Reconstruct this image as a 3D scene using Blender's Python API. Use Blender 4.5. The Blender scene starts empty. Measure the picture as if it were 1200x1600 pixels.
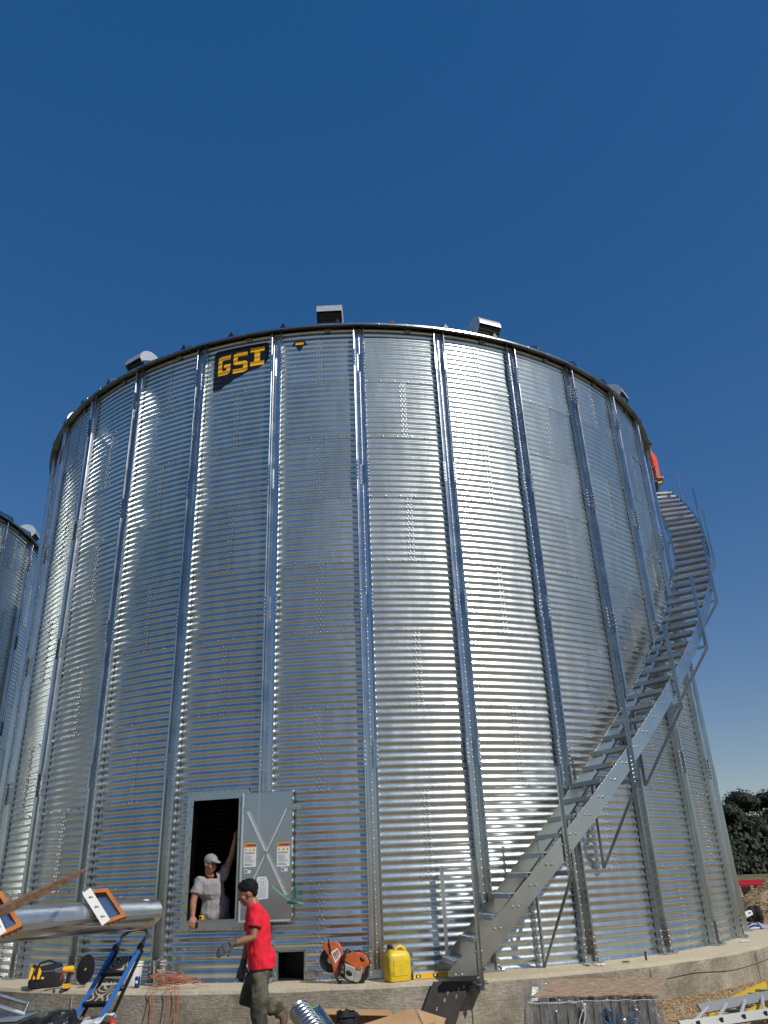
import bpy, math, random
from mathutils import Vector, Matrix
from mathutils import noise as mnoise
random.seed(7)
sc = bpy.context.scene
COL = sc.collection
R_ = math.radians
# ------------------------------------------------------------------ camera
CAMP = Vector((0.0, -18.51648, 1.10506)); FPX = 1215.84
RU = Vector((0.9990112, -0.0222384, -0.0384983)); RV = Vector((-0.0253337, 0.4268532, -0.9039660)); FW = Vector((0.0365359, 0.9040474, 0.4258678))
cd = bpy.data.cameras.new('camera'); cam = bpy.data.objects.new('camera', cd); COL.objects.link(cam)
cd.sensor_fit = 'VERTICAL'; cd.sensor_height = 36; cd.sensor_width = 36; cd.lens = FPX / 1600 * 36
cd.clip_start = 0.1; cd.clip_end = 3000
cam.matrix_world = Matrix(((RU.x, -RV.x, -FW.x, CAMP.x), (RU.y, -RV.y, -FW.y, CAMP.y), (RU.z, -RV.z, -FW.z, CAMP.z), (0, 0, 0, 1)))
sc.camera = cam
# ------------------------------------------------------------------ light
SUN_AZ, SUN_EL = 42.5, 42.0      # azimuth measured from -Y towards +X
sd = Vector((math.sin(R_(SUN_AZ)) * math.cos(R_(SUN_EL)), -math.cos(R_(SUN_AZ)) * math.cos(R_(SUN_EL)), math.sin(R_(SUN_EL))))
w = bpy.data.worlds.new("World"); sc.world = w; w.use_nodes = True
nt = w.node_tree; bg = nt.nodes['Background']
sky = nt.nodes.new('ShaderNodeTexSky'); sky.sky_type = 'NISHITA'; sky.sun_disc = False
sky.sun_elevation = R_(SUN_EL); sky.sun_rotation = R_(180 - SUN_AZ)
sky.air_density = 1.0; sky.dust_density = 0.3; sky.ozone_density = 2.0; sky.altitude = 300
hs = nt.nodes.new('ShaderNodeHueSaturation'); hs.inputs['Hue'].default_value = 0.498; hs.inputs['Saturation'].default_value = 1.30
nt.links.new(sky.outputs[0], hs.inputs['Color']); gm = nt.nodes.new('ShaderNodeGamma'); gm.inputs[1].default_value = 0.58; nt.links.new(hs.outputs[0], gm.inputs[0])
h2 = nt.nodes.new('ShaderNodeHueSaturation'); h2.inputs['Hue'].default_value = 0.521; h2.inputs['Saturation'].default_value = 1.26; h2.inputs['Value'].default_value = 1.04
nt.links.new(gm.outputs[0], h2.inputs['Color']); nt.links.new(h2.outputs[0], bg.inputs[0]); bg.inputs[1].default_value = 0.15
sl = bpy.data.lights.new('sun', 'SUN'); sl.energy = 3.8; sl.angle = R_(0.5); sl.color = (1, 0.955, 0.88)
so = bpy.data.objects.new('sun', sl); COL.objects.link(so); so.rotation_euler = sd.to_track_quat('Z', 'Y').to_euler()
sc.view_settings.view_transform = 'Standard'; sc.view_settings.look = 'None'; sc.view_settings.exposure = 0.0; sc.view_settings.gamma = 1

def ray(u, v): return FW + RU * ((u - 600) / FPX) + RV * ((v - 800) / FPX)
def aty(u, v, y): d = ray(u, v); return CAMP + d * ((y - CAMP.y) / d.y)
def atz(u, v, z): d = ray(u, v); return CAMP + d * ((z - CAMP.z) / d.z)
def pol(th, r, z): t = R_(th); return Vector((r * math.sin(t), -r * math.cos(t), z))

# ------------------------------------------------------------------ materials
def nodes_of(m): m.use_nodes = True; return m.node_tree, m.node_tree.nodes['Principled BSDF']
def mat(name, col, rough=0.6, metal=0.0, col2=None, ns=8.0, detail=4, bump=0.0, bs=None, rvar=0.0, coord='Object', stretch=None, lo=0.35, hi=0.65, spec=None, dist=0.01):
    m = bpy.data.materials.new(name); t, b = nodes_of(m); L = t.links
    b.inputs['Base Color'].default_value = (*col, 1); b.inputs['Roughness'].default_value = rough; b.inputs['Metallic'].default_value = metal
    if spec is not None: b.inputs['Specular IOR Level'].default_value = spec
    if col2 or bump or rvar:
        tc = t.nodes.new('ShaderNodeTexCoord'); src = tc.outputs[coord]
        if stretch:
            mp = t.nodes.new('ShaderNodeMapping'); mp.inputs['Scale'].default_value = stretch; L.new(src, mp.inputs[0]); src = mp.outputs[0]
        n = t.nodes.new('ShaderNodeTexNoise'); n.inputs['Scale'].default_value = ns; n.inputs['Detail'].default_value = detail; L.new(src, n.inputs['Vector'])
        if col2:
            r = t.nodes.new('ShaderNodeValToRGB'); r.color_ramp.elements[0].position = lo; r.color_ramp.elements[1].position = hi
            r.color_ramp.elements[0].color = (*col, 1); r.color_ramp.elements[1].color = (*col2, 1); L.new(n.outputs[0], r.inputs[0]); L.new(r.outputs[0], b.inputs['Base Color'])
        if rvar:
            mr = t.nodes.new('ShaderNodeMapRange'); mr.inputs[3].default_value = max(0.02, rough - rvar); mr.inputs[4].default_value = rough + rvar
            mr.inputs[1].default_value = 0.3; mr.inputs[2].default_value = 0.7; L.new(n.outputs[0], mr.inputs[0]); L.new(mr.outputs[0], b.inputs['Roughness'])
        if bump:
            n2 = t.nodes.new('ShaderNodeTexNoise'); n2.inputs['Scale'].default_value = bs or ns; n2.inputs['Detail'].default_value = detail; L.new(src, n2.inputs['Vector'])
            bp = t.nodes.new('ShaderNodeBump'); bp.inputs['Strength'].default_value = bump; bp.inputs['Distance'].default_value = dist
            L.new(n2.outputs[0], bp.inputs['Height']); L.new(bp.outputs[0], b.inputs['Normal'])
    return m

def galv(name, dark, light, rough, wav=0.25, rnd=0.10, spangle=0.22, lobe=0.0):
    m = bpy.data.materials.new(name); t, b = nodes_of(m); L = t.links; N = t.nodes.new
    b.inputs['Metallic'].default_value = 1.0
    tc = N('ShaderNodeTexCoord'); oi = N('ShaderNodeObjectInfo')
    add = N('ShaderNodeVectorMath'); add.operation = 'MULTIPLY_ADD'; add.inputs[1].default_value = (1, 1, 1)
    L.new(tc.outputs['Object'], add.inputs[0])
    cmb = N('ShaderNodeCombineXYZ'); ml = N('ShaderNodeMath'); ml.operation = 'MULTIPLY'; ml.inputs[1].default_value = 37.0
    L.new(oi.outputs['Random'], ml.inputs[0]); L.new(ml.outputs[0], cmb.inputs[2]); L.new(ml.outputs[0], cmb.inputs[0]); L.new(cmb.outputs[0], add.inputs[2])
    n1 = N('ShaderNodeTexNoise'); n1.inputs['Scale'].default_value = 3.0; n1.inputs['Detail'].default_value = 5; smp = N('ShaderNodeMapping'); smp.inputs['Scale'].default_value = (1.8, 1.8, .45) if lobe else (1, 1, 1); L.new(add.outputs[0], smp.inputs[0]); L.new(smp.outputs[0], n1.inputs['Vector'])
    vo = N('ShaderNodeTexVoronoi'); vo.inputs['Scale'].default_value = 55; L.new(add.outputs[0], vo.inputs['Vector'])
    mx = N('ShaderNodeMix'); mx.data_type = 'FLOAT'; mx.inputs[0].default_value = spangle
    sp = N('ShaderNodeSeparateColor'); L.new(vo.outputs['Color'], sp.inputs[0]); L.new(n1.outputs[0], mx.inputs[2]); L.new(sp.outputs[0], mx.inputs[3])
    ad = N('ShaderNodeMath'); ad.operation = 'MULTIPLY_ADD'; ad.inputs[1].default_value = rnd * 4; L.new(oi.outputs['Random'], ad.inputs[0]); L.new(mx.outputs[0], ad.inputs[2])
    sb = N('ShaderNodeMath'); sb.operation = 'SUBTRACT'; sb.inputs[1].default_value = rnd * 2; L.new(ad.outputs[0], sb.inputs[0])
    cr = N('ShaderNodeValToRGB'); cr.color_ramp.elements[0].position = 0.25; cr.color_ramp.elements[1].position = 0.75
    cr.color_ramp.elements[0].color = (*dark, 1); cr.color_ramp.elements[1].color = (*light, 1); L.new(sb.outputs[0], cr.inputs[0]); L.new(cr.outputs[0], b.inputs['Base Color'])
    mr = N('ShaderNodeMapRange'); mr.inputs[1].default_value = 0.2; mr.inputs[2].default_value = 0.8; mr.inputs[3].default_value = rough - 0.05; mr.inputs[4].default_value = rough + 0.07
    L.new(sb.outputs[0], mr.inputs[0]); L.new(mr.outputs[0], b.inputs['Roughness'])
    if lobe:
        g2 = N('ShaderNodeBsdfGlossy'); g2.inputs['Roughness'].default_value = 0.48; L.new(cr.outputs[0], g2.inputs[0]); ms = N('ShaderNodeMixShader'); ms.inputs[0].default_value = lobe
        L.new(b.outputs[0], ms.inputs[1]); L.new(g2.outputs[0], ms.inputs[2]); L.new(ms.outputs[0], [n for n in t.nodes if n.type == 'OUTPUT_MATERIAL'][0].inputs['Surface'])
    if wav:
        n3 = N('ShaderNodeTexNoise'); n3.inputs['Scale'].default_value = 2.2; n3.inputs['Detail'].default_value = 3; L.new(add.outputs[0], n3.inputs['Vector'])
        bp = N('ShaderNodeBump'); bp.inputs['Strength'].default_value = wav; bp.inputs['Distance'].default_value = 0.05
        L.new(n3.outputs[0], bp.inputs['Height']); L.new(bp.outputs[0], b.inputs['Normal'])
    return m

GAL = galv('galvanised_sheet', (0.47, 0.515, 0.505), (0.64, 0.68, 0.67), 0.18, 0.028, 0.05, 0.22, 0.24)
GALS = galv('galvanised_post', (0.46, 0.49, 0.50), (0.58, 0.61, 0.62), 0.20, 0.05, 0.08, 0.05)
GALD = galv('galvanised_plate', (0.48, 0.51, 0.53), (0.60, 0.63, 0.65), 0.22, 0.03, 0.10, 0.05)
GALM = galv('tube_steel', (0.56, 0.58, 0.59), (0.70, 0.72, 0.73), 0.36, 0.03, 0.05, 0.10)
GALV = mat('vent_sheet', (0.62, 0.63, 0.63), 0.42, 0.55, (0.50, 0.52, 0.53), 9)
BRT = mat('bright_zinc_brace', (0.85, 0.86, 0.87), 0.38, 0.75)
GALT = galv('galvanised_tread', (0.46, 0.48, 0.49), (0.58, 0.60, 0.61), 0.32, 0.03, 0.10, 0.06)
BOLT = mat('zinc_bolt', (0.50, 0.51, 0.52), 0.34, 1.0)
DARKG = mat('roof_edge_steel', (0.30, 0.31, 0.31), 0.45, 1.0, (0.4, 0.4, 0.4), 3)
BLACKP = mat('black_plastic', (0.012, 0.012, 0.014), 0.45)
BLACKC = mat('black_cloth', (0.010, 0.011, 0.014), 0.85, bump=0.6, bs=25, ns=25, dist=0.02)
YEL = mat('yellow_plastic', (0.70, 0.50, 0.015), 0.42, 0, (0.42, 0.32, 0.06), 12, detail=9, bump=0.2, bs=30, lo=.5, hi=.8)
YELT = mat('tool_yellow', (0.80, 0.42, 0.01), 0.45)
ORG = mat('saw_orange', (0.62, 0.115, 0.018), 0.45, 0, (0.34, 0.10, 0.035), 16, detail=8, bump=.1, bs=60)
ORGP = mat('orange_paint', (0.52, 0.17, 0.018), 0.5, 0, (0.36, 0.11, 0.02), 6, bump=0.1, bs=40)
WHT = mat('white_plastic', (0.72, 0.72, 0.70), 0.5)
PAPER = mat('label_paper', (0.70, 0.71, 0.72), 0.6)
LGREY = mat('grey_cover', (0.36, 0.36, 0.33), 0.5, 0, (0.26, 0.26, 0.23), 12)
BLUEP = mat('blue_paint', (0.035, 0.16, 0.50), 0.4)
REDP = mat('red_paint', (0.45, 0.012, 0.03), 0.45)
INK = mat('print_ink', (0.03, 0.03, 0.035), 0.6)
WORG = mat('warning_orange', (0.80, 0.20, 0.01), 0.5)
SIGY = mat('sign_yellow', (0.85, 0.50, 0.01), 0.5)
SIGB = mat('sign_blue', (0.02, 0.12, 0.45), 0.5)
LOGOB = mat('emblem_black', (0.008, 0.009, 0.013), 0.35)
LOGOY = mat('emblem_gold', (0.85, 0.44, 0.012), 0.33)
SKIN = mat('tanned_skin', (0.30, 0.135, 0.075), 0.5, 0, (0.24, 0.10, 0.055), 22, bump=0.1, bs=60)
SKIN2 = mat('light_tanned_skin', (0.40, 0.19, 0.115), 0.5, 0, (0.31, 0.135, 0.08), 22, bump=0.1, bs=60)
HAIR = mat('black_hair', (0.004, 0.004, 0.006), 0.75, bump=0.5, bs=90, ns=90, spec=0.25)
REDC = mat('red_cotton', (0.72, 0.008, 0.03), 0.85, 0, (0.60, 0.006, 0.022), 7, bump=0.5, bs=9, dist=0.05)
GREYC = mat('grey_cotton', (0.31, 0.29, 0.295), 0.9, 0, (0.23, 0.215, 0.22), 5, bump=0.6, bs=9, dist=0.05)
CAPC = mat('grey_cap_cloth', (0.27, 0.27, 0.265), 0.9, 0, (0.22, 0.22, 0.21), 10, bump=0.3, bs=20)
ORC = mat('orange_high_visibility_cloth', (0.72, 0.075, 0.028), 0.8, bump=0.5, bs=10, ns=10, dist=0.04)
JEANS = mat('blue_denim', (0.035, 0.065, 0.12), 0.9, 0, (0.06, 0.10, 0.17), 12, bump=0.5, bs=14, dist=0.03)
OLIVE = mat('dirty_olive_trousers', (0.040, 0.044, 0.030), 0.9, 0, (0.19, 0.17, 0.12), 7, bump=0.6, bs=10, dist=0.05, lo=0.48, hi=0.80)
NAVY = mat('dark_leg_cloth', (0.012, 0.02, 0.025), 0.9, 0, (0.03, 0.045, 0.04), 6, bump=0.5, bs=10, dist=0.04)
BOOT = mat('dusty_leather', (0.085, 0.05, 0.032), 0.85, 0, (0.17, 0.115, 0.08), 12, bump=0.3)
GLOVE = mat('grey_glove', (0.05, 0.06, 0.065), 0.8, 0, (0.09, 0.10, 0.105), 20)
EYEW = mat('eye_white', (0.75, 0.73, 0.70), 0.3); EYED = mat('eye_dark', (0.02, 0.012, 0.01), 0.2); LIP = mat('lip', (0.28, 0.085, 0.065), 0.5)
CARD = mat('cardboard_brown', (0.42, 0.26, 0.135), 0.85, 0, (0.35, 0.21, 0.10), 5, bump=0.2, bs=8)
STR = mat('green_strap', (0.12, 0.36, 0.22), 0.7, 0, (0.20, 0.46, 0.32), 18)
WRAP = bpy.data.materials.new('clear_wrap')

def wood_mat(name, a, b_, sc_=(1, 1, 1), ns=6, rough=0.8):
    m = bpy.data.materials.new(name); t, b = nodes_of(m); L = t.links; N = t.nodes.new
    tc = N('ShaderNodeTexCoord'); mp = N('ShaderNodeMapping'); mp.inputs['Scale'].default_value = sc_; L.new(tc.outputs['Object'], mp.inputs[0])
    n = N('ShaderNodeTexNoise'); n.inputs['Scale'].default_value = ns; n.inputs['Detail'].default_value = 8; n.inputs['Distortion'].default_value = 0.6; L.new(mp.outputs[0], n.inputs['Vector'])
    r = N('ShaderNodeValToRGB'); r.color_ramp.elements[0].position = 0.35; r.color_ramp.elements[1].position = 0.65; r.color_ramp.elements[0].color = (*a, 1); r.color_ramp.elements[1].color = (*b_, 1)
    L.new(n.outputs[0], r.inputs[0]); L.new(r.outputs[0], b.inputs['Base Color']); b.inputs['Roughness'].default_value = rough
    bp = N('ShaderNodeBump'); bp.inputs['Strength'].default_value = 0.4; bp.inputs['Distance'].default_value = 0.01; L.new(n.outputs[0], bp.inputs['Height']); L.new(bp.outputs[0], b.inputs['Normal'])
    return m
PLANK = wood_mat('weathered_plank', (0.11, 0.055, 0.025), (0.24, 0.14, 0.075), (5, .5, 5), 7)
OSB = wood_mat('strand_board', (0.15, 0.085, 0.05), (0.50, 0.36, 0.23), (1, 3.0, 1), 11)
STAKE = wood_mat('grey_wood', (0.22, 0.17, 0.11), (0.36, 0.29, 0.2), (1, 1, 1), 9)

# concrete with board-form grain
def concrete_mat():
    m = bpy.data.materials.new('board_formed_concrete'); t, b = nodes_of(m); L = t.links; N = t.nodes.new
    tc = N('ShaderNodeTexCoord'); sx = N('ShaderNodeSeparateXYZ'); L.new(tc.outputs['Object'], sx.inputs[0])
    at = N('ShaderNodeMath'); at.operation = 'ARCTAN2'; ng = N('ShaderNodeMath'); ng.operation = 'MULTIPLY'; ng.inputs[1].default_value = -1
    L.new(sx.outputs[1], ng.inputs[0]); L.new(sx.outputs[0], at.inputs[0]); L.new(ng.outputs[0], at.inputs[1])
    ml = N('ShaderNodeMath'); ml.operation = 'MULTIPLY'; ml.inputs[1].default_value = 8.0; L.new(at.outputs[0], ml.inputs[0])
    cb = N('ShaderNodeCombineXYZ'); L.new(ml.outputs[0], cb.inputs[0]); L.new(sx.outputs[2], cb.inputs[1])
    mp = N('ShaderNodeMapping'); mp.inputs['Scale'].default_value = (0.9, 6, 1); L.new(cb.outputs[0], mp.inputs[0])
    n0 = N('ShaderNodeTexNoise'); n0.inputs['Scale'].default_value = 0.9; n0.inputs['Detail'].default_value = 2; L.new(mp.outputs[0], n0.inputs['Vector'])
    wv = N('ShaderNodeMath'); wv.operation = 'MULTIPLY'; wv.inputs[1].default_value = 95; L.new(n0.outputs[0], wv.inputs[0])
    sn = N('ShaderNodeMath'); sn.operation = 'SINE'; L.new(wv.outputs[0], sn.inputs[0])
    n1 = N('ShaderNodeTexNoise'); n1.inputs['Scale'].default_value = 1.6; n1.inputs['Detail'].default_value = 9; n1.inputs['Roughness'].default_value = 0.65; L.new(tc.outputs['Object'], n1.inputs['Vector'])
    n2 = N('ShaderNodeTexNoise'); n2.inputs['Scale'].default_value = 24; n2.inputs['Detail'].default_value = 8; n2.inputs['Roughness'].default_value = 0.7; L.new(tc.outputs['Object'], n2.inputs['Vector'])
    cr = N('ShaderNodeValToRGB'); E = cr.color_ramp.elements; E[0].position = 0.36; E[0].color = (0.20, 0.175, 0.13, 1); E[1].position = 0.60; E[1].color = (0.37, 0.335, 0.26, 1)
    L.new(n1.outputs[0], cr.inputs[0])
    m1 = N('ShaderNodeMix'); m1.data_type = 'RGBA'; m1.blend_type = 'MULTIPLY'
    gr = N('ShaderNodeMapRange'); gr.inputs[1].default_value = -1; gr.inputs[2].default_value = 1; gr.inputs[3].default_value = 0.86; gr.inputs[4].default_value = 1.04; L.new(sn.outputs[0], gr.inputs[0])
    gm = N('ShaderNodeMath'); gm.operation = 'MULTIPLY'; L.new(gr.outputs[0], gm.inputs[0])
    g2 = N('ShaderNodeMapRange'); g2.inputs[1].default_value = 0.3; g2.inputs[2].default_value = 0.7; g2.inputs[3].default_value = 0.72; g2.inputs[4].default_value = 1.25; L.new(n2.outputs[0], g2.inputs[0]); L.new(g2.outputs[0], gm.inputs[1])
    m1.inputs[0].default_value = 1; L.new(cr.outputs[0], m1.inputs[6]); L.new(gm.outputs[0], m1.inputs[7])
    # dusty flat top
    geo = N('ShaderNodeNewGeometry'); sn2 = N('ShaderNodeSeparateXYZ'); L.new(geo.outputs['Normal'], sn2.inputs[0])
    tp = N('ShaderNodeMapRange'); tp.inputs[1].default_value = 0.5; tp.inputs[2].default_value = 0.9; L.new(sn2.outputs[2], tp.inputs[0])
    c2 = N('ShaderNodeValToRGB'); E = c2.color_ramp.elements; E[0].position = 0.3; E[0].color = (0.38, 0.315, 0.215, 1); E[1].position = 0.7; E[1].color = (0.56, 0.48, 0.35, 1); L.new(n2.outputs[0], c2.inputs[0])
    m2 = N('ShaderNodeMix'); m2.data_type = 'RGBA'; L.new(tp.outputs[0], m2.inputs[0]); L.new(m1.outputs[2], m2.inputs[6]); L.new(c2.outputs[0], m2.inputs[7]); L.new(m2.outputs[2], b.inputs['Base Color'])
    b.inputs['Roughness'].default_value = 0.9
    bp = N('ShaderNodeBump'); bp.inputs['Strength'].default_value = 0.7; bp.inputs['Distance'].default_value = 0.012; L.new(gm.outputs[0], bp.inputs['Height']); L.new(bp.outputs[0], b.inputs['Normal'])
    return m
CONC = concrete_mat()

def ground_mat(name, cols, sv=18, sn_=0.5, bump=0.8, bd=0.03):
    m = bpy.data.materials.new(name); t, b = nodes_of(m); L = t.links; N = t.nodes.new
    tc = N('ShaderNodeTexCoord')
    n1 = N('ShaderNodeTexNoise'); n1.inputs['Scale'].default_value = sn_; n1.inputs['Detail'].default_value = 8; L.new(tc.outputs['Object'], n1.inputs['Vector'])
    vo = N('ShaderNodeTexVoronoi'); vo.inputs['Scale'].default_value = sv; L.new(tc.outputs['Object'], vo.inputs['Vector'])
    sp = N('ShaderNodeSeparateColor'); L.new(vo.outputs['Color'], sp.inputs[0])
    mx = N('ShaderNodeMix'); mx.data_type = 'FLOAT'; mx.inputs[0].default_value = 0.45; L.new(n1.outputs[0], mx.inputs[2]); L.new(sp.outputs[0], mx.inputs[3])
    cr = N('ShaderNodeValToRGB'); E = cr.color_ramp.elements; E[0].position = 0.25; E[0].color = (*cols[0], 1); E[1].position = 0.75; E[1].color = (*cols[-1], 1)
    if len(cols) > 2: e = E.new(0.5); e.color = (*cols[1], 1)
    L.new(mx.outputs[0], cr.inputs[0]); L.new(cr.outputs[0], b.inputs['Base Color']); b.inputs['Roughness'].default_value = 0.95
    bp = N('ShaderNodeBump'); bp.inputs['Strength'].default_value = bump; bp.inputs['Distance'].default_value = bd; bp.invert = True
    L.new(vo.outputs['Distance'], bp.inputs['Height']); L.new(bp.outputs[0], b.inputs['Normal'])
    return m
FARG = ground_mat('dry_stubble_ground', ((0.08, 0.085, 0.045), (0.13, 0.115, 0.065), (0.19, 0.16, 0.10)), 9, 0.08)
DIRT = ground_mat('tan_dirt_yard', ((0.17, 0.12, 0.065), (0.26, 0.19, 0.11), (0.34, 0.255, 0.155)), 22)
GRAV = ground_mat('tan_gravel', ((0.26, 0.165, 0.08), (0.40, 0.275, 0.145), (0.50, 0.37, 0.22)), 60, 0.8, 0.8, 0.012)
FIELD = ground_mat('crop_field', ((0.075, 0.085, 0.03), (0.16, 0.15, 0.06), (0.30, 0.26, 0.13)), 3.0, 0.06, 1.0, 0.3)

# ------------------------------------------------------------------ mesh builder
class M:
    def __init__(s): s.v = []; s.f = []; s.m = []
    def add(s, vs, fs, mi=0):
        o = len(s.v); s.v += [tuple(x) for x in vs]; s.f += [tuple(i + o for i in f) for f in fs]; s.m += [mi] * len(fs); return s
    def hexa(s, c, mi=0):   # c: 8 corners, bottom 4 ccw then top 4
        return s.add(c, [(3, 2, 1, 0), (4, 5, 6, 7), (0, 1, 5, 4), (1, 2, 6, 5), (2, 3, 7, 6), (3, 0, 4, 7)], mi)
    def box(s, c, d, ax=None, mi=0):
        c = Vector(c); X, Y, Z = ax or (Vector((1, 0, 0)), Vector((0, 1, 0)), Vector((0, 0, 1)))
        X = X * d[0] / 2; Y = Y * d[1] / 2; Z = Z * d[2] / 2
        return s.hexa([c - X - Y - Z, c + X - Y - Z, c + X + Y - Z, c - X + Y - Z, c - X - Y + Z, c + X - Y + Z, c + X + Y + Z, c - X + Y + Z], mi)
    def bar(s, a, b, w_, h, up=(0, 0, 1), mi=0):
        a = Vector(a); b = Vector(b); X = (b - a); l = X.length; X.normalize(); up = Vector(up)
        Y = up.cross(X)
        if Y.length < 1e-4: Y = Vector((0, 1, 0)).cross(X)
        Y.normalize(); Z = X.cross(Y)
        return s.box((a + b) / 2, (l, w_, h), (X, Y, Z), mi)
    def angle(s, a, b, w_, th, d1, d2, mi=0):   # L profile: two flanges along d1 and d2
        a = Vector(a); b = Vector(b); X = (b - a).normalized(); d1 = Vector(d1); d2 = Vector(d2)
        d1 = (d1 - X * d1.dot(X)).normalized(); d2 = (d2 - X * d2.dot(X) - d1 * d2.dot(d1)).normalized()
        l = (b - a).length; c = (a + b) / 2
        s.box(c + d1 * w_ / 2, (l, w_, th), (X, d1, d2), mi); s.box(c + d2 * (w_ / 2 + th / 2) , (l, th, w_), (X, d1, d2), mi); return s
    def tube(s, pts, r, n=8, mi=0, cap=True):
        pts = [Vector(p) for p in pts]; rs = r if isinstance(r, (list, tuple)) else [r] * len(pts)
        vs = []; prev = None
        for i, p in enumerate(pts):
            t_ = (pts[min(i + 1, len(pts) - 1)] - pts[max(i - 1, 0)]).normalized()
            if prev is None:
                a = Vector((0, 0, 1)).cross(t_)
                if a.length < 0.05: a = Vector((1, 0, 0)).cross(t_)
            else: a = prev - t_ * prev.dot(t_)
            a.normalize(); prev = a; b = t_.cross(a)
            for k in range(n):
                q = 2 * math.pi * k / n; vs.append(p + a * (math.cos(q) * rs[i]) + b * (math.sin(q) * rs[i]))
        fs = [(i * n + k, i * n + (k + 1) % n, (i + 1) * n + (k + 1) % n, (i + 1) * n + k) for i in range(len(pts) - 1) for k in range(n)]
        if cap: fs += [tuple(range(n - 1, -1, -1)), tuple((len(pts) - 1) * n + k for k in range(n))]
        return s.add(vs, fs, mi)
    def loft(s, rings, mi=0, cap=True):    # rings: (centre, ax, ay, rx, ry)
        n = 20; vs = []
        for c, ax, ay, rx, ry in rings:
            for k in range(n):
                q = 2 * math.pi * k / n; vs.append(Vector(c) + Vector(ax) * (math.cos(q) * rx) + Vector(ay) * (math.sin(q) * ry))
        fs = [(i * n + k, i * n + (k + 1) % n, (i + 1) * n + (k + 1) % n, (i + 1) * n + k) for i in range(len(rings) - 1) for k in range(n)]
        if cap: fs += [tuple(range(n - 1, -1, -1)), tuple((len(rings) - 1) * n + k for k in range(n))]
        return s.add(vs, fs, mi)
    def ell(s, c, r, ax=None, n=14, mi=0):
        c = Vector(c); X, Y, Z = ax or (Vector((1, 0, 0)), Vector((0, 1, 0)), Vector((0, 0, 1))); vs = []; h = n // 2
        for i in range(1, h):
            p = math.pi * i / h
            for k in range(n):
                q = 2 * math.pi * k / n
                vs.append(c + X * (r[0] * math.sin(p) * math.cos(q)) + Y * (r[1] * math.sin(p) * math.sin(q)) + Z * (r[2] * math.cos(p)))
        vs += [c + Z * r[2], c - Z * r[2]]; T = (h - 1) * n
        fs = [(i * n + k, (i + 1) * n + k, (i + 1) * n + (k + 1) % n, i * n + (k + 1) % n) for i in range(h - 2) for k in range(n)]
        fs += [(T, k, (k + 1) % n) for k in range(n)] + [(T + 1, (h - 2) * n + (k + 1) % n, (h - 2) * n + k) for k in range(n)]
        return s.add(vs, fs, mi)
    def prism(s, poly, o, X, Y, D, mi=0):   # polygon in plane (o; X, Y) extruded by vector D
        o = Vector(o); X = Vector(X); Y = Vector(Y); D = Vector(D); n = len(poly)
        vs = [o + X * a + Y * b for a, b in poly]; vs += [p + D for p in vs]
        fs = [tuple(range(n - 1, -1, -1)), tuple(range(n, 2 * n))] + [(k, (k + 1) % n, n + (k + 1) % n, n + k) for k in range(n)]
        return s.add(vs, fs, mi)
    def bolt(s, p, n, r=0.012, h=0.012, mi=1):
        p = Vector(p); n = Vector(n).normalized(); a = n.orthogonal().normalized(); b = n.cross(a); vs = []
        for hh, rr in ((0, r * 1.25), (h * 0.35, r * 1.2), (h * 0.45, r * 0.8), (h, r * 0.65)):
            for k in range(6): q = math.pi * k / 3; vs.append(p + n * hh + a * (math.cos(q) * rr) + b * (math.sin(q) * rr))
        fs = [(i * 6 + k, i * 6 + (k + 1) % 6, i * 6 + 6 + (k + 1) % 6, i * 6 + 6 + k) for i in range(3) for k in range(6)] + [tuple(18 + k for k in range(6))]
        return s.add(vs, fs, mi)
    def mesh(s, name, mats, smooth=False, auto=None):
        me = bpy.data.meshes.new(name); me.from_pydata(s.v, [], s.f); me.polygons.foreach_set('material_index', s.m)
        for m_ in (mats if isinstance(mats, (list, tuple)) else [mats]): me.materials.append(m_)
        if smooth: me.polygons.foreach_set('use_smooth', [True] * len(s.f))
        me.update()
        if smooth: me.set_sharp_from_angle(angle=R_(auto or 40))
        return me
    def build(s, name, mats, parent=None, smooth=False, auto=None):
        return put(name, s.mesh(name, mats, smooth, auto), parent)
def put(name, me, parent=None, local=False, rz=0):
    o = bpy.data.objects.new(name, me); COL.objects.link(o)
    if parent:
        o.parent = parent
        if not local: o.matrix_parent_inverse = pinv(parent)
    o.rotation_euler.z = rz
    return o
def wmat(o):
    m = Matrix.LocRotScale(o.location, o.rotation_euler, o.scale)
    return (wmat(o.parent) @ o.matrix_parent_inverse @ m) if o.parent else m
def pinv(p): return wmat(p).inverted()
def tag(o, label, cat, group=None, kind=None):
    if label: o['label'] = label
    if cat: o['category'] = cat
    if group: o['group'] = group
    if kind: o['kind'] = kind
    return o
def thing(name, label, cat, loc=(0, 0, 0), group=None):
    o = bpy.data.objects.new(name, None); COL.objects.link(o); o.location = loc; o.empty_display_size = 0.2
    return tag(o, label, cat, group)
def structure(o, label=None): o['kind'] = 'structure'; return o
def text_part(name, body, size, o, X, Y, m_, parent, bold=0.0, depth=0.0008, align='CENTER'):
    cu = bpy.data.curves.new(name, 'FONT'); cu.body = body; cu.size = size; cu.extrude = depth; cu.offset = bold; cu.align_x = align; cu.align_y = 'CENTER'
    ob = bpy.data.objects.new(name, cu); COL.objects.link(ob); dg = bpy.context.evaluated_depsgraph_get(); me = bpy.data.meshes.new_from_object(ob.evaluated_get(dg))
    bpy.data.objects.remove(ob); X = Vector(X).normalized(); Y = Vector(Y).normalized(); Z = X.cross(Y); o = Vector(o)
    me.transform(Matrix(((X.x, Y.x, Z.x, o.x), (X.y, Y.y, Z.y, o.y), (X.z, Y.z, Z.z, o.z), (0, 0, 0, 1)))); me.materials.clear(); me.materials.append(m_)
    return put(name, me, parent)
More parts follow.
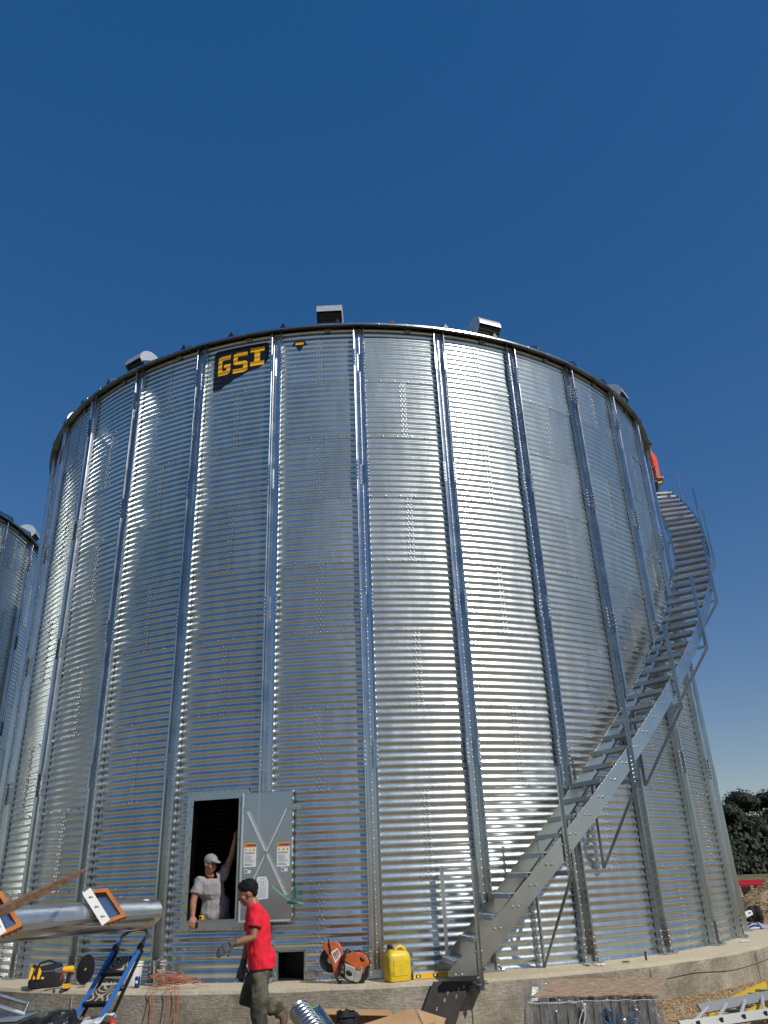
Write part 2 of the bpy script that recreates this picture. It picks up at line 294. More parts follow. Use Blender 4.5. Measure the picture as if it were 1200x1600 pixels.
def fuse(mb, name, m_, parent, voxel=0.008, smooth_it=4, wrinkle=None, label=None):   # voxel remesh into one continuous surface
    me = mb.mesh(name + '_src', m_); ob = bpy.data.objects.new('tmp', me); COL.objects.link(ob)
    r = ob.modifiers.new('r', 'REMESH'); r.mode = 'VOXEL'; r.voxel_size = voxel; r.use_smooth_shade = True
    if smooth_it: s_ = ob.modifiers.new('s', 'SMOOTH'); s_.iterations = smooth_it; s_.factor = 0.5
    dg = bpy.context.evaluated_depsgraph_get(); me2 = bpy.data.meshes.new_from_object(ob.evaluated_get(dg)); bpy.data.objects.remove(ob)
    me2.name = name
    if wrinkle:
        amp, sx, sz = wrinkle; me2.update()
        ns_ = [v.normal.copy() for v in me2.vertices]
        for v, n_ in zip(me2.vertices, ns_):
            p = v.co; k = mnoise.noise(Vector((p.x * sx, p.y * sx, p.z * sz))) + 0.5 * mnoise.noise(Vector((p.x * sx * 2.1 + 5, p.y * sx * 2.1, p.z * sz * 2.3 + p.x * 9)))
            v.co = p + n_ * (amp * k)
    me2.polygons.foreach_set('use_smooth', [True] * len(me2.polygons)); me2.materials.clear(); me2.materials.append(m_)
    o = put(name, me2, parent)
    if label: o['label'] = label
    return o
def ax3(d, hint=(0, 0, 1)):
    Z = Vector(d).normalized(); X = Vector(hint).cross(Z)
    if X.length < 1e-3: X = Vector((1, 0, 0)).cross(Z)
    X.normalize(); return X, Z.cross(X), Z
def limb(mb, pts, rad, flat=1.0, hint=(0, 1, 0), ends=True):   # tapered limb through pts
    P = [Vector(p) for p in pts]; rings = []
    for i, p in enumerate(P):
        d = (P[min(i + 1, len(P) - 1)] - P[max(i - 1, 0)]); X, Y, Z = ax3(d, hint); r = rad[i]
        rx, ry = r if isinstance(r, tuple) else (r, r * flat); rings.append((p, X, Y, rx, ry))
    mb.loft(rings)
    if ends:
        for i in (0, -1):
            r = rad[i]; r = max(r) if isinstance(r, tuple) else r; mb.ell(P[i], (r * 0.98,) * 3, n=12)
# ================================================================== SETTING
GZ = -0.5
g = M(); g.add([(-1500, -600, GZ), (1500, -600, GZ), (1500, 2200, GZ), (-1500, 2200, GZ)], [(0, 1, 2, 3)]); structure(g.build('ground', FARG))
g = M(); g.add([(-32, -48, GZ + .006), (34, -48, GZ + .006), (34, 34, GZ + .006), (-32, 34, GZ + .006)], [(0, 1, 2, 3)]); structure(g.build('yard', DIRT))
g = M(); g.add([(-600, 36, GZ + .01), (900, 42, GZ + .01), (900, 900, GZ + .01), (-600, 900, GZ + .01)], [(0, 1, 2, 3)]); structure(g.build('field', FIELD))

RB = 7.3186; PHI0 = -55.258; PITCH = 0.1010; RING = PITCH * 11; NR = 9; HB = RING * NR; SP = 11.25
AMP = 0.0064
def prof(z, base=0.0): return AMP * math.cos(2 * math.pi * (z - base) / PITCH)
def sheet_mesh(name, a0, a1, z0, holes=(), bolts=True, seg=16, ring0=False):
    """curved corrugated sheet from angle a0 to a1 (degrees, local), z0 = foot of its ring"""
    mb = M(); th = set(a0 + (a1 - a0) * i / seg for i in range(seg + 1))
    for h in holes: th |= {h[0], h[1]}
    th = sorted(t for t in th if a0 - 1e-6 <= t <= a1 + 1e-6)
    lap = 0.0 if ring0 else 0.028; zs = ([] if ring0 else [-.0275, -.021, -.014, -.007]) + [RING * i / 88 for i in range(89)]; NZ = len(zs)
    def rad(t, z):
        k = (t - a0) / (a1 - a0); zz = z
        return RB + prof(zz) + 0.0035 * (1 - z / RING) + 0.003 * k
    nt_ = len(th)
    for z in zs:
        for t in th:
            q = R_(t); r = rad(t, z); mb.v.append((r * math.sin(q), -r * math.cos(q), z + z0))
    for i in range(NZ - 1):
        zm = (zs[i] + zs[i + 1]) / 2 + z0
        for j in range(nt_ - 1):
            tm = (th[j] + th[j + 1]) / 2
            if any(h[0] < tm < h[1] and h[2] < zm < h[3] for h in holes): continue
            mb.f.append((i * nt_ + j, i * nt_ + j + 1, (i + 1) * nt_ + j + 1, (i + 1) * nt_ + j)); mb.m.append(0)
    if bolts:
        def ok(t, z): return not any(h[0] - .6 < t < h[1] + .6 and h[2] - .05 < z + z0 < h[3] + .05 for h in holes)
        for c in range(11):      # seam at the left edge of the sheet (its neighbour laps under it)
            for dz, dt in ((0.0, 0.18), (0.0, 0.62), (0.05, -0.05), (0.05, 0.40)):
                z = c * PITCH + dz + 0.004; t = a1 - dt
                if ok(t, z): q = R_(t); mb.bolt(Vector((math.sin(q), -math.cos(q), 0)) * (rad(t, z) - .001) + Vector((0, 0, z + z0)), (math.sin(q), -math.cos(q), 0), 0.0115, 0.010)
        t = a0 + 0.94
        while t < a1 - 1:
            if ok(t, 0): q = R_(t); mb.bolt(Vector((math.sin(q), -math.cos(q), 0)) * (rad(t, 0) + .001) + Vector((0, 0, z0 + 0.002)), (math.sin(q), -math.cos(q), 0), 0.0125, 0.012)
            t += 1.875
    return mb.mesh(name, [GAL, BOLT], True, 60)

def stiffener_mesh():
    mb = M(); P = [(-.094, .002), (-.098, .080), (-.094, .090), (-.078, .090), (-.073, .082), (-.060, .012), (-.022, .010), (-.014, .016), (.014, .016), (.022, .010), (.060, .012), (.073, .082), (.078, .090), (.094, .090), (.098, .080), (.094, .002)]
    n = len(P); zz = [0.02 + (HB - .05) * k / 27 for k in range(28)]
    for z in zz:
        for x, y in P: mb.v.append((x, -(RB + AMP + y), z))
    for k in range(27):
        for i in range(n - 1): mb.f.append((k * n + i, k * n + i + 1, (k + 1) * n + i + 1, (k + 1) * n + i)); mb.m.append(0)
    z = 0.07; yb = -(RB + AMP + .0165)
    while z < HB - 0.1:
        mb.bolt((0.0, yb, z), (0, -1, 0), 0.010, 0.011); z += PITCH
    # splice collars every second ring
    for k in range(1, 5):
        zc = k * 2 * RING + 0.45
        for sx in (-1, 1):
            x = sx * 0.086
            mb.hexa([(x - .021, -(RB + AMP + .091), zc - .18), (x + .021, -(RB + AMP + .091), zc - .18), (x + .021, -(RB + AMP + .04), zc - .18), (x - .021, -(RB + AMP + .04), zc - .18),
                     (x - .021, -(RB + AMP + .091), zc + .18), (x + .021, -(RB + AMP + .091), zc + .18), (x + .021, -(RB + AMP + .04), zc + .18), (x - .021, -(RB + AMP + .04), zc + .18)])
            for q in range(6): mb.bolt((x, -(RB + AMP + .091), zc - .15 + q * .06), (0, -1, 0), .011, .014)
    # doubled foot with bolts
    for sx in (-1, 1):
        x = sx * 0.086
        mb.box((x, -(RB + AMP + .076), 0.17), (.044, .034, .30))
        for q in range(4): mb.bolt((x, -(RB + AMP + .093), .06 + q * .075), (0, -1, 0), .011, .013)
    return mb.mesh('stiffener', [GALS, BOLT], True, 62)
def foot_mesh():
    mb = M(); mb.box((0, -(RB + .06), 0.010), (.30, .22, .016)); mb.box((0, -(RB + .05), 0.05), (.20, .012, .08))
    for x in (-.11, .11): mb.bolt((x, -(RB + .12), .018), (0, 0, 1), .014, .03)
    return mb.mesh('base_plate', [GALD, BOLT])
SM, FM = stiffener_mesh(), foot_mesh()
SHE = {r: sheet_mesh('wall_sheet', -11.25, 11.25 + .35, r * RING, ring0=(r == 0)) for r in range(NR)}
SEAM0 = PHI0 + 4.5 * SP        # seam angle of the even rings
def rear_mesh(skip):
    mb = M(); n = 96
    for r in range(NR):
        for k in range(16):
            c = SEAM0 + (0 if r % 2 == 0 else SP) + SP + 22.5 * k; c = (c + 180) % 360 - 180
            if skip(c, r): continue
            o = len(mb.v); S = 5
            for i in range(45):
                z = RING * i / 44
                for j in range(S):
                    q = R_(c - 11.25 + 22.5 * j / (S - 1)); rr = RB + AMP * math.cos(2 * math.pi * z / PITCH); mb.v.append((rr * math.sin(q), -rr * math.cos(q), z + r * RING))
            for i in range(44):
                for j in range(S - 1): mb.f.append((o + i * S + j, o + i * S + j + 1, o + (i + 1) * S + j + 1, o + (i + 1) * S + j)); mb.m.append(0)
    return mb.mesh('rear_wall', [GAL], True, 60)
def roof_mesh():
    mb = M(); n = 192; sl = 0.577
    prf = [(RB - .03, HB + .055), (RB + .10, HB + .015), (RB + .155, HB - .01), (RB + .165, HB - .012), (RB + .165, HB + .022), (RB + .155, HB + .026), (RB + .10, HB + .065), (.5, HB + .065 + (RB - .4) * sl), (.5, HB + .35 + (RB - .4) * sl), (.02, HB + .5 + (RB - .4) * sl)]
    for r, z in prf:
        for k in range(n): q = 2 * math.pi * k / n; mb.v.append((r * math.sin(q), -r * math.cos(q), z))
    for i in range(len(prf) - 1):
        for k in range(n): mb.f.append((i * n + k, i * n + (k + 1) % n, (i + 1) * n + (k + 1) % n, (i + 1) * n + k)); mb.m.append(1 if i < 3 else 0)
    for k in range(48):     # standing ribs, triangular end faces in black as the shade inside hollow ribs
        a = SEAM0 - 0.9 + 7.5 * k + 3.75; q = R_(a); er = Vector((math.sin(q), -math.cos(q), 0)); et = Vector((math.cos(q), math.sin(q), 0))
        p0 = er * (RB + .17) + Vector((0, 0, HB + .02)); p1 = er * (RB - .5) + Vector((0, 0, HB + .065 + .6 * sl)); p2 = er * .7 + Vector((0, 0, HB + .065 + (RB - .6) * sl)); up = Vector((0, 0, 1))
        w0 = .055; V = [p0 - et * w0, p0 + et * w0, p0 + up * .110 - er * .01, p1 - et * w0, p1 + et * w0, p1 + up * .10, p2 - et * .03, p2 + et * .03, p2 + up * .09]
        o = len(mb.v); mb.v += [tuple(v) for v in V]
        for f, mi in (((0, 1, 2), 3), ((0, 2, 5, 3), 0), ((1, 4, 5, 2), 0), ((3, 5, 8, 6), 0), ((4, 7, 8, 5), 0)): mb.f.append(tuple(o + i for i in f)); mb.m.append(mi)
    for k in range(32):      # eave clips under the roof edge
        a = PHI0 + SP * (k + .62); q = R_(a); er = Vector((math.sin(q), -math.cos(q), 0)); et = Vector((math.cos(q), math.sin(q), 0))
        mb.box(er * (RB + .022) + Vector((0, 0, HB - .03)), (.11, .01, .07), (et, er, Vector((0, 0, 1))), 2)
    for k in range(96):
        a = 3.75 * k; q = R_(a); er = Vector((math.sin(q), -math.cos(q), 0)); mb.bolt(er * (RB + .165) + Vector((0, 0, HB + .005)), er, .009, .01, 2)
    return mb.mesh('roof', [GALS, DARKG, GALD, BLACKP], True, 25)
ROOF = roof_mesh()
def vent_part(root, th, R0=6.95):
    """half-round hood on the roof slope, its louvred mouth facing out and down"""
    q = R_(th); er = Vector((math.sin(q), -math.cos(q), 0)); et = Vector((math.cos(q), math.sin(q), 0)); up = Vector((0, 0, 1))
    zb = HB + .06 + (RB + .1 - R0) * .577 - .17; o = er * R0 + up * zb; wd = .46
    pts = []       # side profile (radial, up)
    for i in range(11):
        a = math.pi * (1.0 - i / 10 * 1.02); pts.append((.27 * math.cos(a) + .02, .36 + .25 * math.sin(a)))
    pts += [(.02, .02), (-.24, .20)]
    mb = M(); n = len(pts); L_ = [o - et * wd / 2 + er * a + up * b for a, b in pts]; Rr = [p + et * wd for p in L_]; mb.v += [tuple(v) for v in L_ + Rr]
    mb.f += [tuple(range(n)), tuple(range(2 * n - 1, n - 1, -1))]; mb.m += [0, 0]
    for i in range(n):
        j = (i + 1) % n
        if i == 10: continue
        mb.f.append((i, n + i, n + j, j)); mb.m.append(0)
    v = put('roof_vent', mb.mesh('roof_vent', [GALV], True, 30), root, True)
    m2 = M(); A = Vector((pts[10][0], 0, pts[10][1])); B = Vector((pts[11][0], 0, pts[11][1]))
    for i in range(7):
        k = (i + .5) / 7; a = pts[10][0] * (1 - k) + pts[11][0] * k - .015; b = pts[10][1] * (1 - k) + pts[11][1] * k
        m2.bar(o - et * (wd / 2 - .006) + er * (a - .008) + up * b, o + et * (wd / 2 - .006) + er * (a - .008) + up * b, .02, .004, up)
    m2.add([o - et * (wd / 2 - .004) + er * (pts[10][0] - .05) + up * pts[10][1], o + et * (wd / 2 - .004) + er * (pts[10][0] - .05) + up * pts[10][1], o + et * (wd / 2 - .004) + er * (pts[11][0] - .05) + up * pts[11][1], o - et * (wd / 2 - .004) + er * (pts[11][0] - .05) + up * pts[11][1]], [(0, 1, 2, 3)])
    put('louvre', m2.mesh('louvre', [BLACKP]), v, True)
    # neck
    mn = M(); mn.box(o + up * -.02, (.40, .36, .34), (et, er, up)); put('collar', mn.mesh('collar', [GALV]), v, True)
    return v
DOOR_H = (-18.62, -12.95, 0.685, 2.20); HATCH = (-8.74, -6.16, -0.01, 0.32)
def make_bin(root, lo, hi, stiff, vents, holes=(), phase=0.0):
    def vis(c, r): return lo <= c <= hi
    for r in range(NR):
        for k in range(16):
            c = SEAM0 + phase + (0 if r % 2 == 0 else SP) + SP + 22.5 * k; c = (c + 180) % 360 - 180
            if not vis(c, r): continue
            hs = [h for h in holes if h[2] < (r + 1) * RING - .001 and h[3] > r * RING and h[0] < c + 11.6 and h[1] > c - 11.25]
            me = sheet_mesh('wall_sheet', -11.25, 11.6, r * RING, [(h[0] - c, h[1] - c, h[2], h[3]) for h in hs], ring0=(r == 0)) if hs else SHE[r]
            put('wall_sheet', me, root, True, R_(c))
    rm = rear_mesh(lambda c, r: vis(((c + phase) + 180) % 360 - 180, r)); put('rear_wall', rm, root, True, R_(phase))
    for i in stiff:
        s_ = put('stiffener', SM, root, True, R_(PHI0 + phase + SP * i)); f_ = put('base_plate', FM, s_, True)
    put('roof', ROOF, root, True, R_(phase))
    for v in vents: vent_part(root, *v)
BIN = thing('grain_bin', 'huge round corrugated grain bin with black and gold emblem, open door and outside stairs', 'grain bin', (0, 0, 0))
make_bin(BIN, -101, 101, range(-6, 17), [(-60, 7.05), (-36.6, 6.95), (-3.1, 6.95), (21.3, 6.98), (53.5, 7.10), (80,), (105,), (-85,), (150,), (180,), (-120,), (-150,)], (DOOR_H, HATCH))
BIN2 = thing('grain_bin', 'second corrugated grain bin at the left edge, half shaded, with its roof lower in view', 'grain bin', (-16.45, 1.6, 0))
make_bin(BIN2, 40, 130, [11, 12, 13, 14, 15, 16, 10, 9], [(97, 6.95), (72,), (48,), (121,)], (), 0.0)
# inside floor of the bin
mb = M(); mb.add([(7.2 * math.cos(i * math.pi / 32), 7.2 * math.sin(i * math.pi / 32), .012) for i in range(64)], [tuple(range(64))]); put('bin_floor', mb.mesh('bin_floor', [CONC]), BIN, True)

# hat-shaped emblem and letters follow the corrugations (thin vinyl, rastered in slabs)
def decal(name, polys, a0, a1, z0, z1, off, m_, parent):
    """polys in unit coordinates (0..1 across, 0..1 up) mapped to the wall between angles a0..a1 and heights z0..z1"""
    mb = M(); nz = int((z1 - z0) / 0.0042)
    for i in range(nz):
        ya, yb = i / nz, (i + 1) / nz; y = (ya + yb) / 2
        for P in polys:
            xs = []
            for k in range(len(P)):
                (x1, y1), (x2, y2) = P[k], P[(k + 1) % len(P)]
                if (y1 <= y < y2) or (y2 <= y < y1): xs.append(x1 + (y - y1) / (y2 - y1) * (x2 - x1))
            xs.sort()
            for s_, e_ in zip(xs[::2], xs[1::2]):
                n = max(1, int((e_ - s_) * (a1 - a0) / 0.9)); o = len(mb.v)
                for yy in (ya, yb):
                    z = z0 + (z1 - z0) * yy; zl = z % RING
                    for j in range(n + 1):
                        a = a0 + (a1 - a0) * (s_ + (e_ - s_) * j / n); r = RB + prof(zl) + off; q = R_(a); mb.v.append((r * math.sin(q), -r * math.cos(q), z))
                for j in range(n): mb.f.append((o + j, o + j + 1, o + n + 2 + j, o + n + 1 + j)); mb.m.append(0)
    return put(name, mb.mesh(name, [m_], True, 60), parent, True)
SH = [(0.0, .03), (.03, .0), (.12, .03), (.32, .17), (.50, .28), (.68, .36), (.86, .42), (.95, .50), (1.0, .60), (1.0, .97), (.96, 1.0), (.04, 1.0), (0, .96)]
LG = decal('emblem', [SH], -19.75, -11.55, 8.99, 9.87, 0.0075, LOGOB, BIN)
# letter shapes, each drawn as blocky polygons
Gp = [(.08, .38), (.25, .38), (.31, .43), (.31, .63), (.19, .63), (.19, .545), (.235, .545), (.235, .475), (.155, .475), (.155, .745), (.30, .745), (.32, .86), (.155, .86), (.085, .80)]
Sp = [(.36, .36), (.56, .36), (.625, .41), (.625, .59), (.585, .64), (.44, .645), (.44, .76), (.62, .76), (.62, .86), (.43, .875), (.365, .83), (.365, .60), (.405, .555), (.545, .55), (.545, .46), (.36, .46)]
Ip = [(.67, .46), (.92, .46), (.92, .56), (.845, .56), (.845, .80), (.92, .80), (.92, .90), (.67, .90), (.67, .80), (.745, .80), (.745, .56), (.67, .56)]
for P in (Gp, Sp, Ip): decal('letter', [P], -19.75, -11.55, 8.99, 9.87, 0.0085, LOGOY, LG)
BD = decal('badge', [[(0, .62), (.18, 1), (.82, 1), (1, .62), (.72, .5), (.5, 0), (.28, .5)]], -8.3, -6.1, 9.57, 9.80, 0.0075, LOGOB, BIN)
decal('badge_mark', [[(.24, .68), (.76, .68), (.76, .9), (.24, .9)], [(.36, .74), (.64, .74), (.64, .84), (.36, .84)]], -8.3, -6.1, 9.57, 9.80, 0.0085, LOGOY, BD)

# ---- foundations
def foundation(name, c, label, R0=8.0, sects=256):
    mb = M(); rnd = random.Random(3)
    prf = [(7.0, 0), (7.55, -0.002), (7.90, -0.004), (7.965, -.012), (8.0, -.045), (8.0, -.205), (8.0, -.213), (8.0, -.60), (8.0, -1.0)]
    for i, (r, z) in enumerate(prf):
        for k in range(sects):
            q = 2 * math.pi * k / sects; p = Vector((math.sin(q) * 8, -math.cos(q) * 8, z * 3))
            nn = mnoise.noise(p * 1.3) * .012 + mnoise.noise(p * 5) * .006
            j = 0 if i < 2 else 1
            zz = z + (mnoise.noise(p * 2.2) * .008 if 1 < i < 5 else 0)
            ang = math.degrees(math.atan2(p.x, -p.y)); step = -.018 * max(0, min(1, (ang - 20) / 4)) * max(0, min(1, (72 - ang) / 5)) if i >= 6 else 0
            if i in (5, 6): zz += .035 * mnoise.noise(p * .9) - .02 * math.sin(ang * .35)
            mb.v.append(((r + (nn + step) * j) * math.sin(q), -(r + (nn + step) * j) * math.cos(q), zz))
    for i in range(len(prf) - 1):
        for k in range(sects): mb.f.append((i * sects + k, (i + 1) * sects + k, (i + 1) * sects + (k + 1) % sects, i * sects + (k + 1) % sects)); mb.m.append(0)
    for a in range(-175, 180, 18):      # form joints: thin fins of set mortar
        q = R_(a + 3.7); er = Vector((math.sin(q), -math.cos(q), 0)); et = Vector((math.cos(q), math.sin(q), 0))
        mb.box(er * 8.008 + Vector((0, 0, -.31)), (.006, .010, .50), (et, er, Vector((0, 0, 1))))
    me = mb.mesh(name, [CONC], True, 35); o = put(name, me); o.location = c; tag(o, label, 'foundation'); return o
foundation('foundation', (0, 0, -0.001), 'round poured concrete foundation under the big grain bin, board marks on its face')
foundation('foundation', (-16.45, 1.6, -0.001), 'round concrete foundation under the second grain bin at the left')

# ================================================================== DOOR
def door():
    d = bpy.data.objects.new('doorway', None); COL.objects.link(d); d.parent = BIN
    aL, aR = DOOR_H[0], DOOR_H[1]; z0, z1 = DOOR_H[2], DOOR_H[3]
    pL = pol(aL, RB, 0); pR = pol(aR, RB, 0); X = (pR - pL).normalized(); up = Vector((0, 0, 1)); Nn = X.cross(up).normalized()
    W = (pR - pL).length; o = pL + Nn * 0.035
    P = lambda x, z, n=0: o + X * x + up * (z) + Nn * n
    mb = M(); t = .014      # flat surround plate with flange
    mb.box(P(-.045, (z0 + z1) / 2 + 0, 0), (.09, .016, z1 - z0 + .20), (X, Nn, up)); mb.box(P(W + .045, (z0 + z1) / 2, 0), (.09, .016, z1 - z0 + .20), (X, Nn, up))
    mb.box(P(W / 2, z1 + .05, 0), (W, .016, .10), (X, Nn, up)); mb.box(P(W / 2, z0 - .05, 0), (W, .016, .10), (X, Nn, up))
    for k in range(9):
        mb.bolt(P(-.05 + k * (W + .1) / 8, z1 + .085, .008), Nn, .011, .012); mb.bolt(P(-.05 + k * (W + .1) / 8, z0 - .085, .008), Nn, .011, .012)
    for k in range(15):
        z = z0 - .02 + k * (z1 - z0 + .04) / 14; mb.bolt(P(-.075, z, .008), Nn, .010, .012); mb.bolt(P(-.025 if k % 2 else -.06, z + .03, .008), Nn, .010, .012)
    put('frame_plate', mb.mesh('frame_plate', [GALD, BOLT]), d)
    mj = M()               # jambs, head and sill standing proud and running inwards
    mj.box(P(0.012, (z0 + z1) / 2, -.02), (.024, .13, z1 - z0), (X, Nn, up)); mj.box(P(W - .012, (z0 + z1) / 2, -.02), (.024, .13, z1 - z0), (X, Nn, up))
    mj.box(P(W / 2, z1 - .012, -.02), (W - .05, .128, .024), (X, Nn, up)); mj.box(P(W / 2, z0 + .012, -.02), (W - .05, .128, .024), (X, Nn, up))
    for x in (.012, W - .012):
        for k in range(4): mj.bolt(P(x, z0 + .1 + k * (z1 - z0 - .2) / 3, .045), Nn, .013, .016)
    for k in range(6): mj.bolt(P(.06 + k * (W - .12) / 5, z0 + .012, .044), Nn, .009, .01)
    put('jamb', mj.mesh('jamb', [GALS, BOLT]), d)
    # open leaf, hinged at the right jamb and folded back over the wall
    leaf = M(); a = pol(-12.72, RB + .09, 0); b = pol(-7.27, RB + .12, 0); LX = (b - a).normalized(); LN = LX.cross(up).normalized(); LW = (b - a).length; lz0, lz1 = .665, 2.235; LC = (lz0 + lz1) / 2
    Q = lambda x, z, n=0: a + LX * x + up * z + LN * n
    leaf.box(Q(LW / 2, LC, 0), (LW, .008, lz1 - lz0), (LX, LN, up))
    for x in (.004, LW - .004): leaf.box(Q(x, LC, -.022), (.008, .052, lz1 - lz0), (LX, LN, up))
    for z in (lz0 + .004, lz1 - .004): leaf.box(Q(LW / 2, z, -.022), (LW - .02, .052, .008), (LX, LN, up))
    lf = put('door_leaf', leaf.mesh('door_leaf', [GALD, BOLT]), d)
    rim = M(); rim.box(Q(.010, LC, .011), (.016, .012, lz1 - lz0), (LX, LN, up)); rim.box(Q(LW / 2, lz0 + .012, .011), (LW - .04, .012, .02), (LX, LN, up)); rim.box(Q(LW + .0, LC + .1, .006), (.010, .012, .2), (LX, LN, up))
    put('rim', rim.mesh('rim', [BRT]), lf)
    for (x1, z1_, x2, z2_), nn in (((.085, 1.99, LW - .07, .96), .026), ((LW - .075, 2.0, .10, .98), .018)):
        br = M(); p1 = Q(x1, z1_, nn); p2 = Q(x2, z2_, nn); dd = (p2 - p1).normalized(); sd_ = dd.cross(LN)
        br.box((p1 + p2) / 2, ((p2 - p1).length, .016, .006), (dd, sd_, LN)); 
        for s_ in (-1, 1): br.box((p1 + p2) / 2 + sd_ * (.008 * s_), ((p2 - p1).length, .004, .016), (dd, sd_, LN))
        put('cross_brace', br.mesh('cross_brace', [BRT]), lf)
    hb = M(); hb.bolt(Q(LW / 2 + .002, 1.475, .03), LN, .018, .02)
    put('centre_bolt', hb.mesh('centre_bolt', [GALD, BOLT]), lf)
    for x, z in ((.06, 2.01), (LW - .045, 2.03), (LW - .06, .96)):
        hb = M(); hb.box(Q(x, z, .008), (.075, .008, .085), (LX, LN, up), 0)
        for dx in (-.022, .022):
            for dz in (-.026, .026): hb.bolt(Q(x + dx, z + dz, .012), LN, .008, .01)
        put('brace_bracket', hb.mesh('brace_bracket', [GALD, BOLT]), lf)
    for z in (.83, 1.42, 1.98): hg = M(); hg.tube([P(W + .075, z - .07, .03), P(W + .075, z + .07, .03)], .012, 8); hg.box(P(W + .05, z, .015), (.05, .008, .13), (X, Nn, up)); put('hinge', hg.mesh('hinge', [GALS], True), d)
    lt = M(); lt.box(Q(LW + .025, 2.02, .0), (.045, .02, .07), (LX, LN, up)); lt.box(Q(LW + .055, 2.01, -.02), (.10, .008, .05), (LX, LN, up)); put('latch', lt.mesh('latch', [GALS]), lf)
    def sticker(x, z, w_, h_): s_ = M(); s_.box(Q(x + w_ / 2, z - h_ / 2, .0052), (w_, .002, h_), (LX, LN, up)); return put('warning_sticker', s_.mesh('warning_sticker', [PAPER]), lf)
    for x, z in ((.042, 1.595), (LW - .205, 1.585)):
        w_, h_ = .172, .285
        s_ = sticker(x, z, w_, h_); m2 = M(); m2.box(Q(x + w_ / 2, z - .024, .0068), (w_ - .004, .002, .044), (LX, LN, up)); put('sticker_header', m2.mesh('sticker_header', [WORG]), s_)
        text_part('lettering', 'WARNING', .032, Q(x + w_ * .56, z - .024, .0084), LX, up, INK, s_, .0008)
        t3 = M()
        t3.prism([(-.011, -.009), (.011, -.009), (0, .011)], Q(x + .018, z - .024, .008), LX, up, LN * .001)
        for k in range(3): t3.prism([(-.019, -.017), (.019, -.017), (0, .019)], Q(x + .030 + k * .056, z - .073, .007), LX, up, LN * .001)
        put('hazard_triangle', t3.mesh('hazard_triangle', [SIGY]), s_)
        t4 = M(); rr = random.Random(4)
        for k in range(3): t4.prism([(-.004, -.010), (.004, -.010), (.003, .008), (-.003, .008)], Q(x + .030 + k * .056, z - .073, .0082), LX, up, LN * .0005)
        for k in range(13):
            zz = z - .112 - k * .0125; ww = w_ * (.78 if k < 2 else rr.uniform(.5, .85))
            if k in (2, 10): continue
            t4.box(Q(x + .012 + ww / 2, zz, .0068), (ww, .001, .005 if k < 2 or k > 10 else .003), (LX, LN, up))
        put('fine_print', t4.mesh('fine_print', [INK]), s_)
        xs, zs_ = (x + .018, z - h_ - .025) if x < .2 else (x + .06, z - h_ - .01)
        s2 = M(); s2.box(Q(xs + .042, zs_ - .025, .0052), (.085, .002, .05), (LX, LN, up)); s2o = put('notice_sticker', s2.mesh('notice_sticker', [PAPER]), lf)
        c_ = M(); c_.prism([(.019 * math.cos(k * math.pi / 8), .019 * math.sin(k * math.pi / 8)) for k in range(16)], Q(xs + .024, zs_ - .025, .0064), LX, up, LN * .001); put('blue_disc', c_.mesh('blue_disc', [SIGB]), s2o)
        c2 = M(); c2.box(Q(xs + .024, zs_ - .022, .0079), (.005, .001, .018), (LX, LN, up)); c2.box(Q(xs + .024, zs_ - .036, .0079), (.005, .001, .004), (LX, LN, up)); put('disc_mark', c2.mesh('disc_mark', [PAPER]), s2o)
        c3 = M(); c3.box(Q(xs + .065, zs_ - .006, .0064), (.035, .001, .007), (LX, LN, up)); put('fine_print', c3.mesh('fine_print', [INK]), s2o)
    x, z, w_, h_ = .235, 1.19, .155, .27
    s_ = M(); s_.prism([(0, 0), (w_, .012), (w_, h_ * .75), (w_ - .03, h_ - .002), (w_ * .2, h_), (0, h_ - .006)], Q(x, z - h_, .0045), LX, up, LN * .002); sh_ = put('instruction_sheet', s_.mesh('instruction_sheet', [PAPER]), lf)
    t4 = M()
    for bx in (.038, .108):
        for zz in (.055, .125): t4.box(Q(x + bx, z - zz, .0071), (.034, .001, .0022), (LX, LN, up))
        for dx in (-.017, .017): t4.box(Q(x + bx + dx, z - .09, .0071), (.0022, .001, .07), (LX, LN, up))
    for k in range(4): t4.box(Q(x + .073, z - .06 - k * .018, .0071), (.016, .001, .003), (LX, LN, up))
    t4.box(Q(x + .075, z - .028, .0071), (.07, .001, .004), (LX, LN, up))
    for k in range(9): t4.box(Q(x + .072, z - .142 - k * .0125, .0071), (.115, .001, .002), (LX, LN, up))
    put('fine_print', t4.mesh('fine_print', [INK]), sh_)
    # small unloading hatch by the foundation
    h = M(); hl, hr = pol(HATCH[0], RB + .012, 0), pol(HATCH[1], RB + .012, 0); HX = (hr - hl).normalized(); HN = HX.cross(up).normalized(); HW = (hr - hl).length
    for x in (-.012, HW + .012): h.box(hl + HX * x + up * .17, (.02, .03, .33), (HX, HN, up))
    h.box(hl + HX * HW / 2 + up * .33, (HW + .044, .03, .018), (HX, HN, up)); h.box(hl + HX * (HW + .09) + up * .05 + HN * .02, (.12, .01, .09), (HX, HN, up)); h.bolt(hl + HX * (HW + .09) + up * .055 + HN * .026, HN, .014, .016)
    put('hatch_frame', h.mesh('hatch_frame', [GALS, BOLT]), BIN)
    # black interior box behind the hatch: the unload sump
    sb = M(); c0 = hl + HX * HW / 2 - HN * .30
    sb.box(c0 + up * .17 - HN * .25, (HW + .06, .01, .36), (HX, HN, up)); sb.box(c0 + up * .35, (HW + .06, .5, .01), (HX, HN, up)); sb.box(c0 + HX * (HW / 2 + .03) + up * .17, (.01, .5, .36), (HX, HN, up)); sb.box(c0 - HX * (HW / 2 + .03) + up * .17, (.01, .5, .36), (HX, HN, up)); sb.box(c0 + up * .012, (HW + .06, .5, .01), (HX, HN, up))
    put('unload_sump', sb.mesh('unload_sump', [BLACKP]), BIN)
